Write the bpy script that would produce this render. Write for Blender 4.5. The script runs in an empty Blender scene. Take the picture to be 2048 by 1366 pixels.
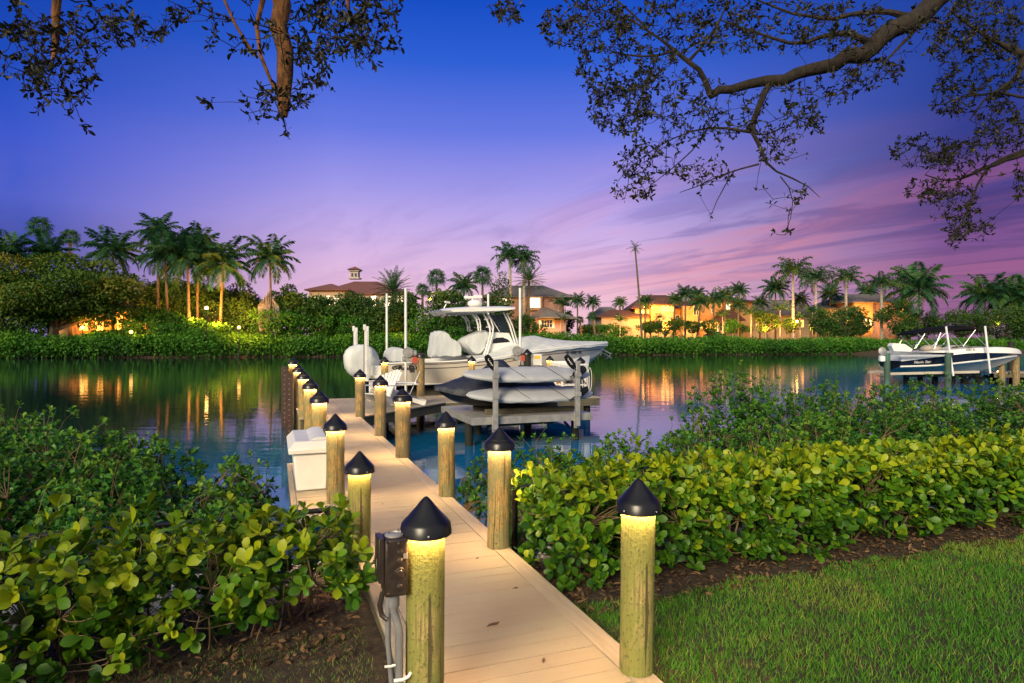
import bpy, math, random
import numpy as np
from mathutils import Vector, Matrix
random.seed(7); RNG = np.random.default_rng(11)
PI = math.pi; R = math.radians
scene = bpy.context.scene; COL = scene.collection

# ------------------------------------------------------------------ measuring helpers
F = 1270.0; CAMZ = 1.8; WATER = -0.75
def P(px, py, d):                      # a point seen at a photo pixel, d metres ahead
    return Vector(((px-1024)/F*d, d, CAMZ-(py-683)/F*d))
TH = R(20.5); OX, OY = 0.793, 3.347
def D(b, a, z=0.0):                    # dock coordinates: b across, a along the walk
    return Vector((OX+b*math.cos(TH)-a*math.sin(TH), OY+b*math.sin(TH)+a*math.cos(TH), z))

# ------------------------------------------------------------------ objects
def link(o):
    COL.objects.link(o); return o
def tag(o, label=None, cat=None, group=None, kind=None):
    if label: o['label'] = label
    if cat: o['category'] = cat
    if group: o['group'] = group
    if kind: o['kind'] = kind
    return o
def thing(name, label, cat, loc=(0, 0, 0), rz=0.0, group=None):
    o = bpy.data.objects.new(name, None); link(o)
    o.empty_display_size = 0.2
    o.location = loc; o.rotation_euler = (0, 0, rz)
    return tag(o, label, cat, group)
def mesh_np(name, V, faces_flat, nper, mat, parent=None, smooth=False, tint=None):
    """V (n,3); faces_flat (m*nper) ints with nper corners each"""
    me = bpy.data.meshes.new(name)
    V = np.asarray(V, dtype=np.float32); ff = np.asarray(faces_flat, dtype=np.int32).ravel()
    m = len(ff)//nper
    me.vertices.add(len(V)); me.vertices.foreach_set('co', V.ravel())
    me.loops.add(len(ff)); me.loops.foreach_set('vertex_index', ff)
    me.polygons.add(m)
    me.polygons.foreach_set('loop_start', np.arange(0, m*nper, nper, dtype=np.int32))
    me.polygons.foreach_set('use_smooth', np.full(m, smooth, dtype=bool))
    if tint is not None:
        at = me.attributes.new('tint', 'FLOAT', 'POINT'); at.data.foreach_set('value', np.asarray(tint, dtype=np.float32))
    me.update(calc_edges=True)
    me.materials.append(mat)
    o = bpy.data.objects.new(name, me); link(o)
    if parent: o.parent = parent
    return o

class MB:
    def __init__(s): s.v = []; s.f = []; s.m = []; s.cur = 0
    def add(s, vs, fs):
        k = len(s.v); s.v += [tuple(v) for v in vs]
        s.f += [tuple(i+k for i in f) for f in fs]; s.m += [s.cur]*len(fs); return s
    def box(s, c, size, rot=None, taper=(1, 1)):
        hx, hy, hz = [q/2 for q in size]; vs = []
        for z, t in ((-hz, (1, 1)), (hz, taper)):
            for x, y in ((-hx, -hy), (hx, -hy), (hx, hy), (-hx, hy)):
                v = Vector((x*t[0], y*t[1], z))
                if rot is not None: v = rot @ v
                vs.append(v+Vector(c))
        return s.add(vs, [(3, 2, 1, 0), (4, 5, 6, 7), (0, 1, 5, 4), (1, 2, 6, 5), (2, 3, 7, 6), (3, 0, 4, 7)])
    def bb(s, x0, x1, y0, y1, z0, z1):
        return s.box(((x0+x1)/2, (y0+y1)/2, (z0+z1)/2), (abs(x1-x0), abs(y1-y0), abs(z1-z0)))
    def beam(s, p0, p1, w, h, up=(0, 0, 1)):
        p0 = Vector(p0); p1 = Vector(p1); d = p1-p0; L = d.length; d = d.normalized(); u = Vector(up)
        if abs(d.dot(u)) > .97: u = Vector((0, 1, 0))
        sd = d.cross(u).normalized(); u2 = sd.cross(d)
        rot = Matrix((d, sd, u2)).transposed()
        return s.box((p0+p1)/2, (L, w, h), rot)
    def tube(s, pts, rad, n=8, caps=True):
        pts = [Vector(p) for p in pts]
        if not hasattr(rad, '__len__'): rad = [rad]*len(pts)
        k = len(s.v); fs = []; up = None
        for i, p in enumerate(pts):
            t = (pts[min(i+1, len(pts)-1)]-pts[max(i-1, 0)])
            t = t.normalized() if t.length > 1e-9 else Vector((0, 0, 1))
            if up is None:
                up = Vector((0, 0, 1)) if abs(t.z) < .9 else Vector((1, 0, 0))
            a = t.cross(up)
            if a.length < 1e-5: a = t.cross(Vector((0.3, 1, 0.2)))
            a.normalize(); b = t.cross(a).normalized(); up = -b if False else a.cross(t).normalized()
            for j in range(n):
                an = 2*PI*j/n
                s.v.append(tuple(p+(a*math.cos(an)+b*math.sin(an))*rad[i]))
        for i in range(len(pts)-1):
            for j in range(n):
                j2 = (j+1) % n
                fs.append((k+i*n+j, k+i*n+j2, k+(i+1)*n+j2, k+(i+1)*n+j))
        if caps:
            fs.append(tuple(k+j for j in range(n))[::-1]); e = k+(len(pts)-1)*n
            fs.append(tuple(e+j for j in range(n)))
        s.f += fs; s.m += [s.cur]*len(fs); return s
    def lathe(s, prof, c=(0, 0, 0), n=24, capb=False, capt=False):
        k = len(s.v); c = Vector(c)
        for r, z in prof:
            for j in range(n):
                an = 2*PI*j/n; s.v.append((c.x+r*math.cos(an), c.y+r*math.sin(an), c.z+z))
        fs = []
        for i in range(len(prof)-1):
            for j in range(n):
                j2 = (j+1) % n; fs.append((k+i*n+j, k+i*n+j2, k+(i+1)*n+j2, k+(i+1)*n+j))
        if capb: fs.append(tuple(k+j for j in range(n))[::-1])
        if capt: fs.append(tuple(k+(len(prof)-1)*n+j for j in range(n)))
        s.f += fs; s.m += [s.cur]*len(fs); return s
    def loft(s, secs, closed=False, cap0=False, cap1=False):
        k = len(s.v); n = len(secs[0])
        for sec in secs: s.v += [tuple(p) for p in sec]
        fs = []
        for i in range(len(secs)-1):
            for j in range(n if closed else n-1):
                j2 = (j+1) % n; fs.append((k+i*n+j, k+(i+1)*n+j, k+(i+1)*n+j2, k+i*n+j2))
        if cap0: fs.append(tuple(k+j for j in range(n)))
        if cap1: fs.append(tuple(k+(len(secs)-1)*n+j for j in range(n))[::-1])
        s.f += fs; s.m += [s.cur]*len(fs); return s
    def ell(s, c, r, nu=14, nv=8, rot=None):
        prof = []; k = len(s.v); c = Vector(c)
        for i in range(nv+1):
            ph = -PI/2+PI*i/nv
            for j in range(nu):
                an = 2*PI*j/nu
                v = Vector((r[0]*math.cos(ph)*math.cos(an), r[1]*math.cos(ph)*math.sin(an), r[2]*math.sin(ph)))
                if rot is not None: v = rot @ v
                s.v.append(tuple(v+c))
        fs = [(k+i*nu+j, k+i*nu+(j+1) % nu, k+(i+1)*nu+(j+1) % nu, k+(i+1)*nu+j) for i in range(nv) for j in range(nu)]
        s.f += fs; s.m += [s.cur]*len(fs); return s
    def prism(s, poly, y0, y1):          # poly in xz, extruded along y
        n = len(poly)
        vs = [(x, y0, z) for x, z in poly]+[(x, y1, z) for x, z in poly]
        fs = [tuple(range(n)), tuple(range(n, 2*n))[::-1]]+[(i, i+n, (i+1) % n+n, (i+1) % n) for i in range(n)]
        return s.add(vs, fs)
    def prismz(s, poly, z0, z1):         # poly in xy (ccw), extruded up
        n = len(poly)
        vs = [(x, y, z0) for x, y in poly]+[(x, y, z1) for x, y in poly]
        fs = [tuple(range(n))[::-1], tuple(range(n, 2*n))]+[(i, (i+1) % n, (i+1) % n+n, i+n) for i in range(n)]
        return s.add(vs, fs)
    def build(s, name, mat, parent=None, smooth=False, bevel=0, subd=0, loc=None):
        me = bpy.data.meshes.new(name)
        me.from_pydata([tuple(map(float, v)) for v in s.v], [], s.f)
        if smooth: me.polygons.foreach_set('use_smooth', [True]*len(me.polygons))
        for mm in (mat if isinstance(mat, (list, tuple)) else [mat]): me.materials.append(mm)
        if max(s.m, default=0): me.polygons.foreach_set('material_index', s.m)
        me.update()
        if smooth or bevel:
            try: me.set_sharp_from_angle(angle=R(42))
            except Exception: pass
        o = bpy.data.objects.new(name, me); link(o)
        if parent: o.parent = parent
        if loc is not None: o.location = loc
        if bevel:
            b = o.modifiers.new('b', 'BEVEL'); b.width = bevel; b.segments = 2; b.limit_method = 'ANGLE'; b.angle_limit = R(35)
        if subd:
            b = o.modifiers.new('s', 'SUBSURF'); b.levels = subd; b.render_levels = subd
        return o

def apart(name, mat, parent, items, smooth=False, bevel=0):
    """one mesh per item: each item is a function that fills a builder"""
    for f_ in items:
        g_ = MB(); f_(g_); g_.build(name, mat, parent, smooth=smooth, bevel=bevel)
def dup(o, parent=None):
    c = o.copy(); link(c)
    if parent is not None: c.parent = parent
    for ch in list(o.children): dup(ch, c)
    return c

# ------------------------------------------------------------------ materials
def newmat(name):
    m = bpy.data.materials.new(name); m.use_nodes = True
    nt = m.node_tree; nt.nodes.clear()
    out = nt.nodes.new('ShaderNodeOutputMaterial'); b = nt.nodes.new('ShaderNodeBsdfPrincipled')
    nt.links.new(b.outputs[0], out.inputs[0]); return m, nt, b, out
def rgb(c): return (c[0], c[1], c[2], 1)
def coords(nt, scale=(1, 1, 1), kind='Object', rot=(0, 0, 0)):
    tc = nt.nodes.new('ShaderNodeTexCoord'); mp = nt.nodes.new('ShaderNodeMapping')
    mp.inputs['Scale'].default_value = scale; mp.inputs['Rotation'].default_value = rot
    nt.links.new(tc.outputs[kind], mp.inputs[0]); return mp.outputs[0]
def noise(nt, vec, scale, detail=4, rough=.55, dist=0.0):
    n = nt.nodes.new('ShaderNodeTexNoise'); n.inputs['Scale'].default_value = scale
    n.inputs['Detail'].default_value = detail; n.inputs['Roughness'].default_value = rough; n.inputs['Distortion'].default_value = dist
    if vec is not None: nt.links.new(vec, n.inputs['Vector'])
    return n.outputs[0]
def ramp(nt, fac, stops):
    r = nt.nodes.new('ShaderNodeValToRGB'); e = r.color_ramp.elements
    while len(e) < len(stops): e.new(.5)
    for i, (p, c) in enumerate(stops):
        e[i].position = p; e[i].color = rgb(c) if len(c) == 3 else c
    nt.links.new(fac, r.inputs[0]); return r.outputs[0]
def mixc(nt, fac, a, b, mode='MIX'):
    n = nt.nodes.new('ShaderNodeMix'); n.data_type = 'RGBA'; n.blend_type = mode
    for sock, v in ((n.inputs[0], fac), (n.inputs[6], a), (n.inputs[7], b)):
        if isinstance(v, (int, float)): sock.default_value = v
        elif isinstance(v, tuple): sock.default_value = rgb(v)
        else: nt.links.new(v, sock)
    return n.outputs[2]
def math_(nt, op, a, b=0.0, c=0.0, clamp=False):
    n = nt.nodes.new('ShaderNodeMath'); n.operation = op; n.use_clamp = clamp
    for i, v in enumerate((a, b, c)):
        if isinstance(v, (int, float)): n.inputs[i].default_value = v
        else: nt.links.new(v, n.inputs[i])
    return n.outputs[0]
def bump(nt, b, h, strength=.3, dist=.01):
    n = nt.nodes.new('ShaderNodeBump'); n.inputs['Strength'].default_value = strength; n.inputs['Distance'].default_value = dist
    nt.links.new(h, n.inputs['Height']); nt.links.new(n.outputs[0], b.inputs['Normal'])
def pmat(name, c1, c2=None, scale=5.0, rough=.6, stretch=(1, 1, 1), bumps=.0, bdist=.01, metal=0.0, contrast=(.35, .65), spec=None, bscale=None, detail=5):
    m, nt, b, out = newmat(name); b.inputs['Roughness'].default_value = rough; b.inputs['Metallic'].default_value = metal
    if spec is not None: b.inputs['Specular IOR Level'].default_value = spec
    if c2 is None: c2 = tuple(q*.8 for q in c1)
    v = coords(nt, stretch); n = noise(nt, v, scale, detail)
    nt.links.new(ramp(nt, n, [(contrast[0], c1), (contrast[1], c2)]), b.inputs['Base Color'])
    if bumps: bump(nt, b, noise(nt, v, bscale or scale*3, 4), bumps, bdist)
    return m
def emat(name, c, s):
    m, nt, b, out = newmat(name); b.inputs['Base Color'].default_value = rgb(c)
    b.inputs['Emission Color'].default_value = rgb(c); b.inputs['Emission Strength'].default_value = s; return m
def leafmat(name, dark, mid, light, rough=.42, trans=.25):
    m, nt, b, out = newmat(name); b.inputs['Roughness'].default_value = rough; b.inputs['Specular IOR Level'].default_value = .3
    at = nt.nodes.new('ShaderNodeAttribute'); at.attribute_name = 'tint'
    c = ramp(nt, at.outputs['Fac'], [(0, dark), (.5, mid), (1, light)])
    nt.links.new(c, b.inputs['Base Color'])
    tr = nt.nodes.new('ShaderNodeBsdfTranslucent'); nt.links.new(c, tr.inputs[0])
    mx = nt.nodes.new('ShaderNodeMixShader'); mx.inputs[0].default_value = trans
    nt.links.new(b.outputs[0], mx.inputs[1]); nt.links.new(tr.outputs[0], mx.inputs[2]); nt.links.new(mx.outputs[0], out.inputs[0])
    return m

def S(*c):
    return tuple(((v/255+.055)/1.055)**2.4 if v > 10 else v/255/12.92 for v in c)

def pilemat(name, base, dark, algae, am):
    m, nt, b, out = newmat(name); b.inputs['Roughness'].default_value = .8
    g = noise(nt, coords(nt, (26, 26, 1.6)), 3.0, 6, .6)
    c = ramp(nt, g, [(.36, dark), (.52, base), (.68, tuple(min(1, q*1.3) for q in base))])
    al = noise(nt, coords(nt, (2.5, 2.5, 1.3)), 2.2, 5, .65)
    c = mixc(nt, ramp(nt, al, [(.5-am*.3, (0, 0, 0)), (.62-am*.3, (.85, .85, .85))]), c, algae)
    sp = noise(nt, coords(nt, (1, 1, .7)), 60, 3, .7)
    c = mixc(nt, ramp(nt, sp, [(.565, (0, 0, 0)), (.66, (.8, .8, .8))]), c, tuple(q*.22 for q in base))
    rings = noise(nt, coords(nt, (1.5, 1.5, 18)), 1.2, 2, .5)
    c = mixc(nt, ramp(nt, rings, [(.64, (0, 0, 0)), (.69, (.5, .5, .5))]), c, tuple(q*.3 for q in base))
    nt.links.new(c, b.inputs['Base Color'])
    ck = noise(nt, coords(nt, (9, 9, .35)), 4.0, 2, .5); c = mixc(nt, ramp(nt, ck, [(.63, (0, 0, 0)), (.66, (.8, .8, .8))]), c, tuple(q*.15 for q in base)); nt.links.new(c, b.inputs['Base Color'])
    bump(nt, b, math_(nt, 'ADD', g, math_(nt, 'SUBTRACT', sp, ck)), .6, .008); return m

M = {}
M['pile_green'] = pilemat('pile_green', (.34, .26, .09), (.15, .12, .04), (.19, .20, .04), .5)
M['pile_tan'] = pilemat('pile_tan', (.42, .26, .075), (.17, .11, .05), (.20, .19, .08), .35)
M['pile_brown'] = pilemat('pile_brown', (.38, .235, .085), (.13, .08, .035), (.17, .14, .07), .4)
M['pile_dark'] = pilemat('pile_dark', (.010, .010, .009), (.005, .005, .004), (.012, .014, .008), .4)
M['cap'] = pmat('cap_plastic', (.006, .006, .008), (.011, .010, .012), 9, .33, bumps=.05)
M['lamp'] = emat('lamp_glow', (1.0, .60, .24), 1350)
M['screw'] = pmat('screw_steel', (.6, .6, .6), (.5, .5, .5), 5, .3, metal=1)
M['white'] = pmat('white_gelcoat', (.78, .77, .74), (.72, .71, .68), 1.5, .28)
M['white_paint'] = pmat('white_poly', (.72, .71, .69), (.64, .62, .60), 3, .5, bumps=.05)
M['pvc'] = pmat('white_pvc', (.75, .75, .74), (.62, .62, .60), 4, .4)
M['alu'] = pmat('aluminium', (.62, .62, .61), (.48, .48, .47), 7, .38, metal=.85, bumps=.05)
M['galv'] = pmat('weathered_alu', (.40, .39, .37), (.27, .26, .25), 6, .5, metal=.35, bumps=.1)
M['canvas'] = pmat('white_canvas', (.60, .62, .62), (.47, .49, .50), 3.2, .8, bumps=.55, bdist=.05, bscale=3.2, stretch=(1, 1, .4))
M['sup_cover'] = pmat('grey_cover', (.42, .43, .45), (.35, .36, .38), 2.0, .55, bumps=.25, bdist=.02, bscale=5)
M['navy_cover'] = pmat('navy_cover', (.010, .014, .028), (.018, .022, .04), 3.0, .6, bumps=.8, bdist=.05, bscale=4)
M['black'] = pmat('black_gloss', (.008, .008, .009), (.012, .012, .013), 4, .25)
M['bimini'] = pmat('bimini_cloth', (.004, .004, .005), (.007, .007, .008), 6, .8, spec=.1)
M['blackmat'] = pmat('black_matte', (.012, .012, .012), (.02, .02, .02), 12, .6)
M['bronze_box'] = pmat('bronze_enclosure', (.020, .014, .011), (.035, .024, .018), 25, .38, bumps=.1)
M['grey_pvc'] = pmat('grey_conduit', (.20, .20, .21), (.15, .15, .16), 12, .5, bumps=.05)
M['glass_dark'] = pmat('tinted_glass', (.01, .012, .015), (.015, .02, .02), 2, .08)
M['red'] = pmat('red_label', (.5, .09, .06), (.4, .07, .05), 8, .5)
M['navy'] = pmat('navy_gelcoat', (.008, .010, .022), (.012, .014, .03), 2, .15)
M['beige'] = pmat('beige_gelcoat', (.50, .44, .36), (.42, .37, .30), 1.5, .3)
M['tread'] = pmat('treated_beam', (.13, .11, .07), (.07, .06, .04), 3, .8, stretch=(1, 8, 8), bumps=.3)
M['fender'] = pmat('fender_board', (.07, .035, .022), (.035, .02, .015), 5, .5, stretch=(4, 4, 1), bumps=.2)
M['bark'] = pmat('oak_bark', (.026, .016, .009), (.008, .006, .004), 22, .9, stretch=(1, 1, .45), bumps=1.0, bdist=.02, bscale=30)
M['bark_lamp_tint'] = pmat('lamp_tinted_oak_bark', (.26, .105, .028), (.05, .022, .008), 22, .9, stretch=(1, 1, .45), bumps=1.0, bdist=.02, bscale=30)  # warm lamplight from below is painted into this bark colour
M['twig'] = pmat('shrub_twig', (.20, .13, .07), (.10, .07, .04), 12, .85)
M['palmtrunk'] = pmat('palm_trunk', (.13, .105, .07), (.07, .055, .035), 2.0, .9, stretch=(1, 1, 6), bumps=.6, bdist=.05)
M['royaltrunk'] = pmat('royal_trunk', (.36, .33, .29), (.24, .22, .19), 1.5, .85, stretch=(1, 1, 3))
M['fartrunk'] = pmat('far_trunk', (.14, .10, .065), (.07, .05, .035), 1.5, .9)
M['clusia'] = leafmat('paddle_leaf', (.018, .070, .008), (.075, .19, .008), (.33, .38, .010), .45, .25)
M['mangrove'] = leafmat('mangrove_leaf', (.020, .090, .014), (.055, .185, .018), (.19, .30, .02), .48, .25)
M['farleaf'] = leafmat('far_shrub_leaf', (.014, .060, .008), (.036, .15, .010), (.10, .25, .015), .6, .25)
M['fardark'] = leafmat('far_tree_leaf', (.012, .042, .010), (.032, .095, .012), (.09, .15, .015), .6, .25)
M['farwarm'] = leafmat('poinciana_leaf', (.022, .070, .006), (.060, .13, .010), (.17, .15, .012), .65, .25)
M['palmleaf'] = leafmat('palm_frond', (.012, .050, .022), (.030, .11, .038), (.12, .18, .03), .5, .2)
M['oakleaf'] = leafmat('oak_leaf', (.010, .013, .004), (.022, .023, .006), (.055, .042, .010), .5, .15)
M['grass'] = leafmat('grass_blade', (.026, .12, .006), (.07, .26, .012), (.32, .32, .06), .6, .25)
M['drypalm'] = pmat('dry_fronds', (.16, .12, .07), (.09, .06, .04), 4, .9)
# ------------------------------------------------------------------ camera, sky, fill light
cd = bpy.data.cameras.new('camera'); cam = bpy.data.objects.new('camera', cd); link(cam)
cam.location = (0, 0, CAMZ); cam.rotation_euler = (PI/2, 0, 0)
cd.sensor_width = 36; cd.lens = F/2048*36; cd.clip_start = .05; cd.clip_end = 5000
scene.camera = cam
scene.view_settings.view_transform = 'Standard'; scene.view_settings.look = 'None'
scene.view_settings.exposure = .22; scene.view_settings.gamma = 1
scene.cycles.use_adaptive_sampling = True; scene.cycles.adaptive_threshold = .02
scene.cycles.max_bounces = 6; scene.cycles.transparent_max_bounces = 6; scene.cycles.transmission_bounces = 3
scene.cycles.sample_clamp_indirect = 4; scene.cycles.caustics_reflective = False; scene.cycles.caustics_refractive = False
scene.cycles.use_denoising = True

w = bpy.data.worlds.new('World'); scene.world = w; w.use_nodes = True
nt = w.node_tree; nt.nodes.clear()
wo = nt.nodes.new('ShaderNodeOutputWorld'); bg = nt.nodes.new('ShaderNodeBackground'); nt.links.new(bg.outputs[0], wo.inputs[0])
tc = nt.nodes.new('ShaderNodeTexCoord'); nz = nt.nodes.new('ShaderNodeVectorMath'); nz.operation = 'NORMALIZE'
nt.links.new(tc.outputs['Generated'], nz.inputs[0])
sx = nt.nodes.new('ShaderNodeSeparateXYZ'); nt.links.new(nz.outputs[0], sx.inputs[0])
x, y, z = sx.outputs
el = math_(nt, 'MAXIMUM', z, 0.0)
# twilight gradient at the brightest azimuth, and at the dark right-hand side
base = ramp(nt, el, [(0, S(244, 190, 198)), (.06, S(238, 190, 212)), (.11, S(222, 184, 224)), (.175, S(194, 172, 232)), (.235, S(158, 152, 232)), (.31, S(104, 122, 226)), (.40, S(48, 96, 212)), (.47, S(24, 78, 196)), (1, S(12, 45, 130))])
dark = ramp(nt, el, [(0, S(120, 72, 122)), (.05, S(138, 80, 136)), (.12, S(122, 80, 144)), (.18, S(76, 66, 136)), (.24, S(42, 60, 138)), (.34, S(34, 62, 150)), (1, S(18, 44, 110))])
left = ramp(nt, el, [(0, S(150, 130, 210)), (.06, S(120, 112, 205)), (.10, S(74, 84, 172)), (.13, S(64, 80, 168)), (.18, S(78, 96, 200)), (.25, S(58, 88, 204)), (.33, S(26, 74, 186)), (.42, S(12, 60, 165)), (1, S(10, 40, 115))])
rs = ramp(nt, x, [(.16, (0, 0, 0)), (.36, (.45, .45, .45)), (.56, (1, 1, 1))])
ls = ramp(nt, math_(nt, 'MULTIPLY', x, -1.0), [(.26, (0, 0, 0)), (.60, (1, 1, 1))])
c = mixc(nt, rs, base, dark); c = mixc(nt, ls, c, left)
# the cloud sheet: noise laid out on a plane overhead, so it fans out from the horizon
den = math_(nt, 'ADD', el, .07)
u = math_(nt, 'DIVIDE', x, den); v = math_(nt, 'DIVIDE', y, den)
cb = nt.nodes.new('ShaderNodeCombineXYZ'); nt.links.new(u, cb.inputs[0]); nt.links.new(v, cb.inputs[1])
mp = nt.nodes.new('ShaderNodeMapping'); mp.inputs['Rotation'].default_value = (0, 0, R(-35))
nt.links.new(cb.outputs[0], mp.inputs[0])
mp2 = nt.nodes.new('ShaderNodeMapping'); mp2.inputs['Scale'].default_value = (1.35, .42, 1); mp2.inputs['Location'].default_value = (3.1, 1.7, 0); nt.links.new(mp.outputs[0], mp2.inputs[0]); mp = mp2
n1 = noise(nt, mp.outputs[0], .75, 7, .56, 1.0)
n2 = noise(nt, mp.outputs[0], 1.35, 6, .6, 1.1)
low = ramp(nt, el, [(0, (1, 1, 1)), (.18, (.9, .9, .9)), (.30, (.0, .0, .0))])
side = ramp(nt, x, [(-.08, (0, 0, 0)), (.26, (1, 1, 1))])
pink = ramp(nt, n1, [(.40, (0, 0, 0)), (.64, (1, 1, 1))])
pm = math_(nt, 'MULTIPLY', math_(nt, 'MULTIPLY', pink, low), side)
pk = mixc(nt, rs, S(236, 156, 178), S(158, 92, 138))
c = mixc(nt, math_(nt, 'MULTIPLY', pm, .78), c, pk)
gray = ramp(nt, n2, [(.47, (0, 0, 0)), (.62, (1, 1, 1))])
side2 = ramp(nt, math_(nt, 'ADD', x, .3), [(.0, (.25, .25, .25)), (.25, (.55, .55, .55)), (.6, (1, 1, 1))])
gm = math_(nt, 'MULTIPLY', math_(nt, 'MULTIPLY', gray, low), side2)
c = mixc(nt, math_(nt, 'MULTIPLY', gm, .60), c, mixc(nt, rs, S(126, 110, 186), S(70, 56, 116)))
# sunset glow low over the water behind the boat, an orange blush
gx = math_(nt, 'SUBTRACT', x, .06); gl = math_(nt, 'ADD', math_(nt, 'MULTIPLY', math_(nt, 'MULTIPLY', gx, gx), 6.0), math_(nt, 'MULTIPLY', math_(nt, 'MULTIPLY', el, el), 85.0))
gl = math_(nt, 'POWER', 2.718, math_(nt, 'MULTIPLY', gl, -1.0))
gl = math_(nt, 'MULTIPLY', gl, math_(nt, 'GREATER_THAN', y, 0.0))
c = mixc(nt, math_(nt, 'MULTIPLY', gl, .5), c, S(250, 205, 212))
# the half of the sky behind the camera: even fill, brightened to light the foreground
back = ramp(nt, y, [(0, (1, 1, 1)), (.12, (0, 0, 0))])
c = mixc(nt, back, c, (.38, .42, .50))
nt.links.new(c, bg.inputs[0]); bg.inputs[1].default_value = .87

sl = bpy.data.lights.new('fill_sun', 'SUN'); so = bpy.data.objects.new('fill_sun', sl); link(so)  # warm fill added from behind the camera; the real sun has set
sl.energy = 4.6; sl.angle = R(24); sl.color = (1.0, .84, .58)
so.rotation_euler = (R(66), 0, R(-22))

def bulb(parent, loc, power, color=(1, .55, .18), rad=.15):
    l = bpy.data.lights.new('bulb_light', 'POINT'); l.energy = power; l.color = color; l.shadow_soft_size = rad
    o = bpy.data.objects.new('bulb_light', l); link(o); o.parent = parent; o.location = loc; return o

# ------------------------------------------------------------------ ground and water
def bankY(X):                                  # far shoreline
    return np.interp(X, [-400, -76, -11, 68, 400], [80, 95, 110, 128, 200])
def farz(X, Y):
    return np.interp(Y-bankY(X), [-8, 0, 3, 12], [-2.5, -.9, .6, 1.7])
def ground_z(X, Y):
    X = np.asarray(X, float); Y = np.asarray(Y, float)
    a = -(X-OX)*math.sin(TH)+(Y-OY)*math.cos(TH)
    b = (X-OX)*math.cos(TH)+(Y-OY)*math.sin(TH)
    near = np.interp(a, [-1e4, 1.9, 2.35, 3.0, 4.6, 9], [-.12, -.12, -.22, -.45, -.95, -2.5])
    near = np.where(b > 26, np.interp(a, [-1e4, 1.9, 9], [-.12, -.12, -2.5]), near)
    return np.where(Y > 55, farz(X, Y), near)
xs = np.unique(np.concatenate([np.linspace(-3000, -60, 22), np.linspace(-60, -7, 40), np.linspace(-7, 9, 150), np.linspace(9, 60, 40), np.linspace(60, 3000, 22)]))
ys = np.unique(np.concatenate([np.linspace(-60, 1, 12), np.linspace(1, 14, 130), np.linspace(14, 70, 15), np.linspace(70, 160, 60), np.linspace(160, 3500, 15)]))
GX, GY = np.meshgrid(xs, ys); GZ = ground_z(GX, GY)
GZ = GZ+np.where((np.abs(GX) < 12) & (GY < 10), .012*np.sin(GX*9.1+np.sin(GY*7))*np.cos(GY*8.3), 0)
nx, ny = len(xs), len(ys); I = np.arange(nx*ny).reshape(ny, nx)
q = np.stack([I[:-1, :-1], I[:-1, 1:], I[1:, 1:], I[1:, :-1]], -1)
m, nt, b, out = newmat('soil_and_lawn'); b.inputs['Roughness'].default_value = .95
vc = coords(nt)
s1 = ramp(nt, noise(nt, vc, 14, 8, .7), [(.35, (.018, .012, .008)), (.55, (.05, .033, .02)), (.72, (.13, .085, .05))])
sp = nt.nodes.new('ShaderNodeSeparateXYZ'); nt.links.new(vc, sp.inputs[0])
farm = math_(nt, 'MULTIPLY', math_(nt, 'GREATER_THAN', sp.outputs[1], 55.0), math_(nt, 'GREATER_THAN', sp.outputs[2], 1.3))
s1 = mixc(nt, farm, s1, ramp(nt, noise(nt, vc, .5, 4), [(.3, (.03, .09, .012)), (.7, (.06, .12, .02))]))
nt.links.new(s1, b.inputs['Base Color']); bump(nt, b, noise(nt, vc, 30, 6, .7), .8, .03)
g = mesh_np('ground', np.stack([GX, GY, GZ], -1).reshape(-1, 3), q, 4, m, smooth=True); tag(g, 'dark soil bank and far lawns under the planting', 'ground', kind='structure')

m, nt, b, out = newmat('canal_water')
b.inputs['Base Color'].default_value = (.004, .09, .21, 1); b.inputs['Roughness'].default_value = .045; b.inputs['IOR'].default_value = 1.33
b.inputs['Specular IOR Level'].default_value = .55
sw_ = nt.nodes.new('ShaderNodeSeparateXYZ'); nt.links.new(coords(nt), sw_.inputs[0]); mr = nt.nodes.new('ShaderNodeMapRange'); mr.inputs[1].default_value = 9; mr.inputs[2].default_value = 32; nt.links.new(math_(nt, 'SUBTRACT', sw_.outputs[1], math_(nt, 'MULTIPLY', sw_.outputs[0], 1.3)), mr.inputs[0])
nt.links.new(mixc(nt, mr.outputs[0], (.008, .16, .40), (.003, .022, .022)), b.inputs['Base Color'])  # sky and bank reflections painted into the body colour by position
vc = coords(nt, (1.0, 3.2, 1)); bump(nt, b, math_(nt, 'ADD', math_(nt, 'MULTIPLY', noise(nt, vc, .55, 3, .5), 1.0), math_(nt, 'MULTIPLY', noise(nt, vc, 3.5, 2, .5), .10)), .10, .07)
wv = []; 
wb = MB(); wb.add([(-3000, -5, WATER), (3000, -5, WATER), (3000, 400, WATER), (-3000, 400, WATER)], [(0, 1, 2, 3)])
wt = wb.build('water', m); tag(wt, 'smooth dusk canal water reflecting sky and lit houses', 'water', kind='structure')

# ------------------------------------------------------------------ dock deck
m, nt, b, out = newmat('composite_deck'); b.inputs['Roughness'].default_value = .62
at = nt.nodes.new('ShaderNodeAttribute'); at.attribute_name = 'tint'
gr = noise(nt, coords(nt, (1.2, 30, 30), 'Object'), 1.6, 5, .6)
cc = mixc(nt, gr, (.365, .32, .235), (.285, .245, .17))
cc = mixc(nt, math_(nt, 'MULTIPLY', at.outputs['Fac'], .35), cc, (.33, .24, .17))
st = noise(nt, coords(nt, (1, 1, 1)), 4.5, 6, .7); cc = mixc(nt, ramp(nt, st, [(.58, (0, 0, 0)), (.75, (.35, .35, .35))]), cc, (.2, .14, .09))
nt.links.new(cc, b.inputs['Base Color']); bump(nt, b, gr, .25, .003); M['deck'] = m
M['deck_border'] = pmat('deck_border', (.38, .32, .24), (.30, .25, .18), 3, .62, stretch=(10, 1, 1))

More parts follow.
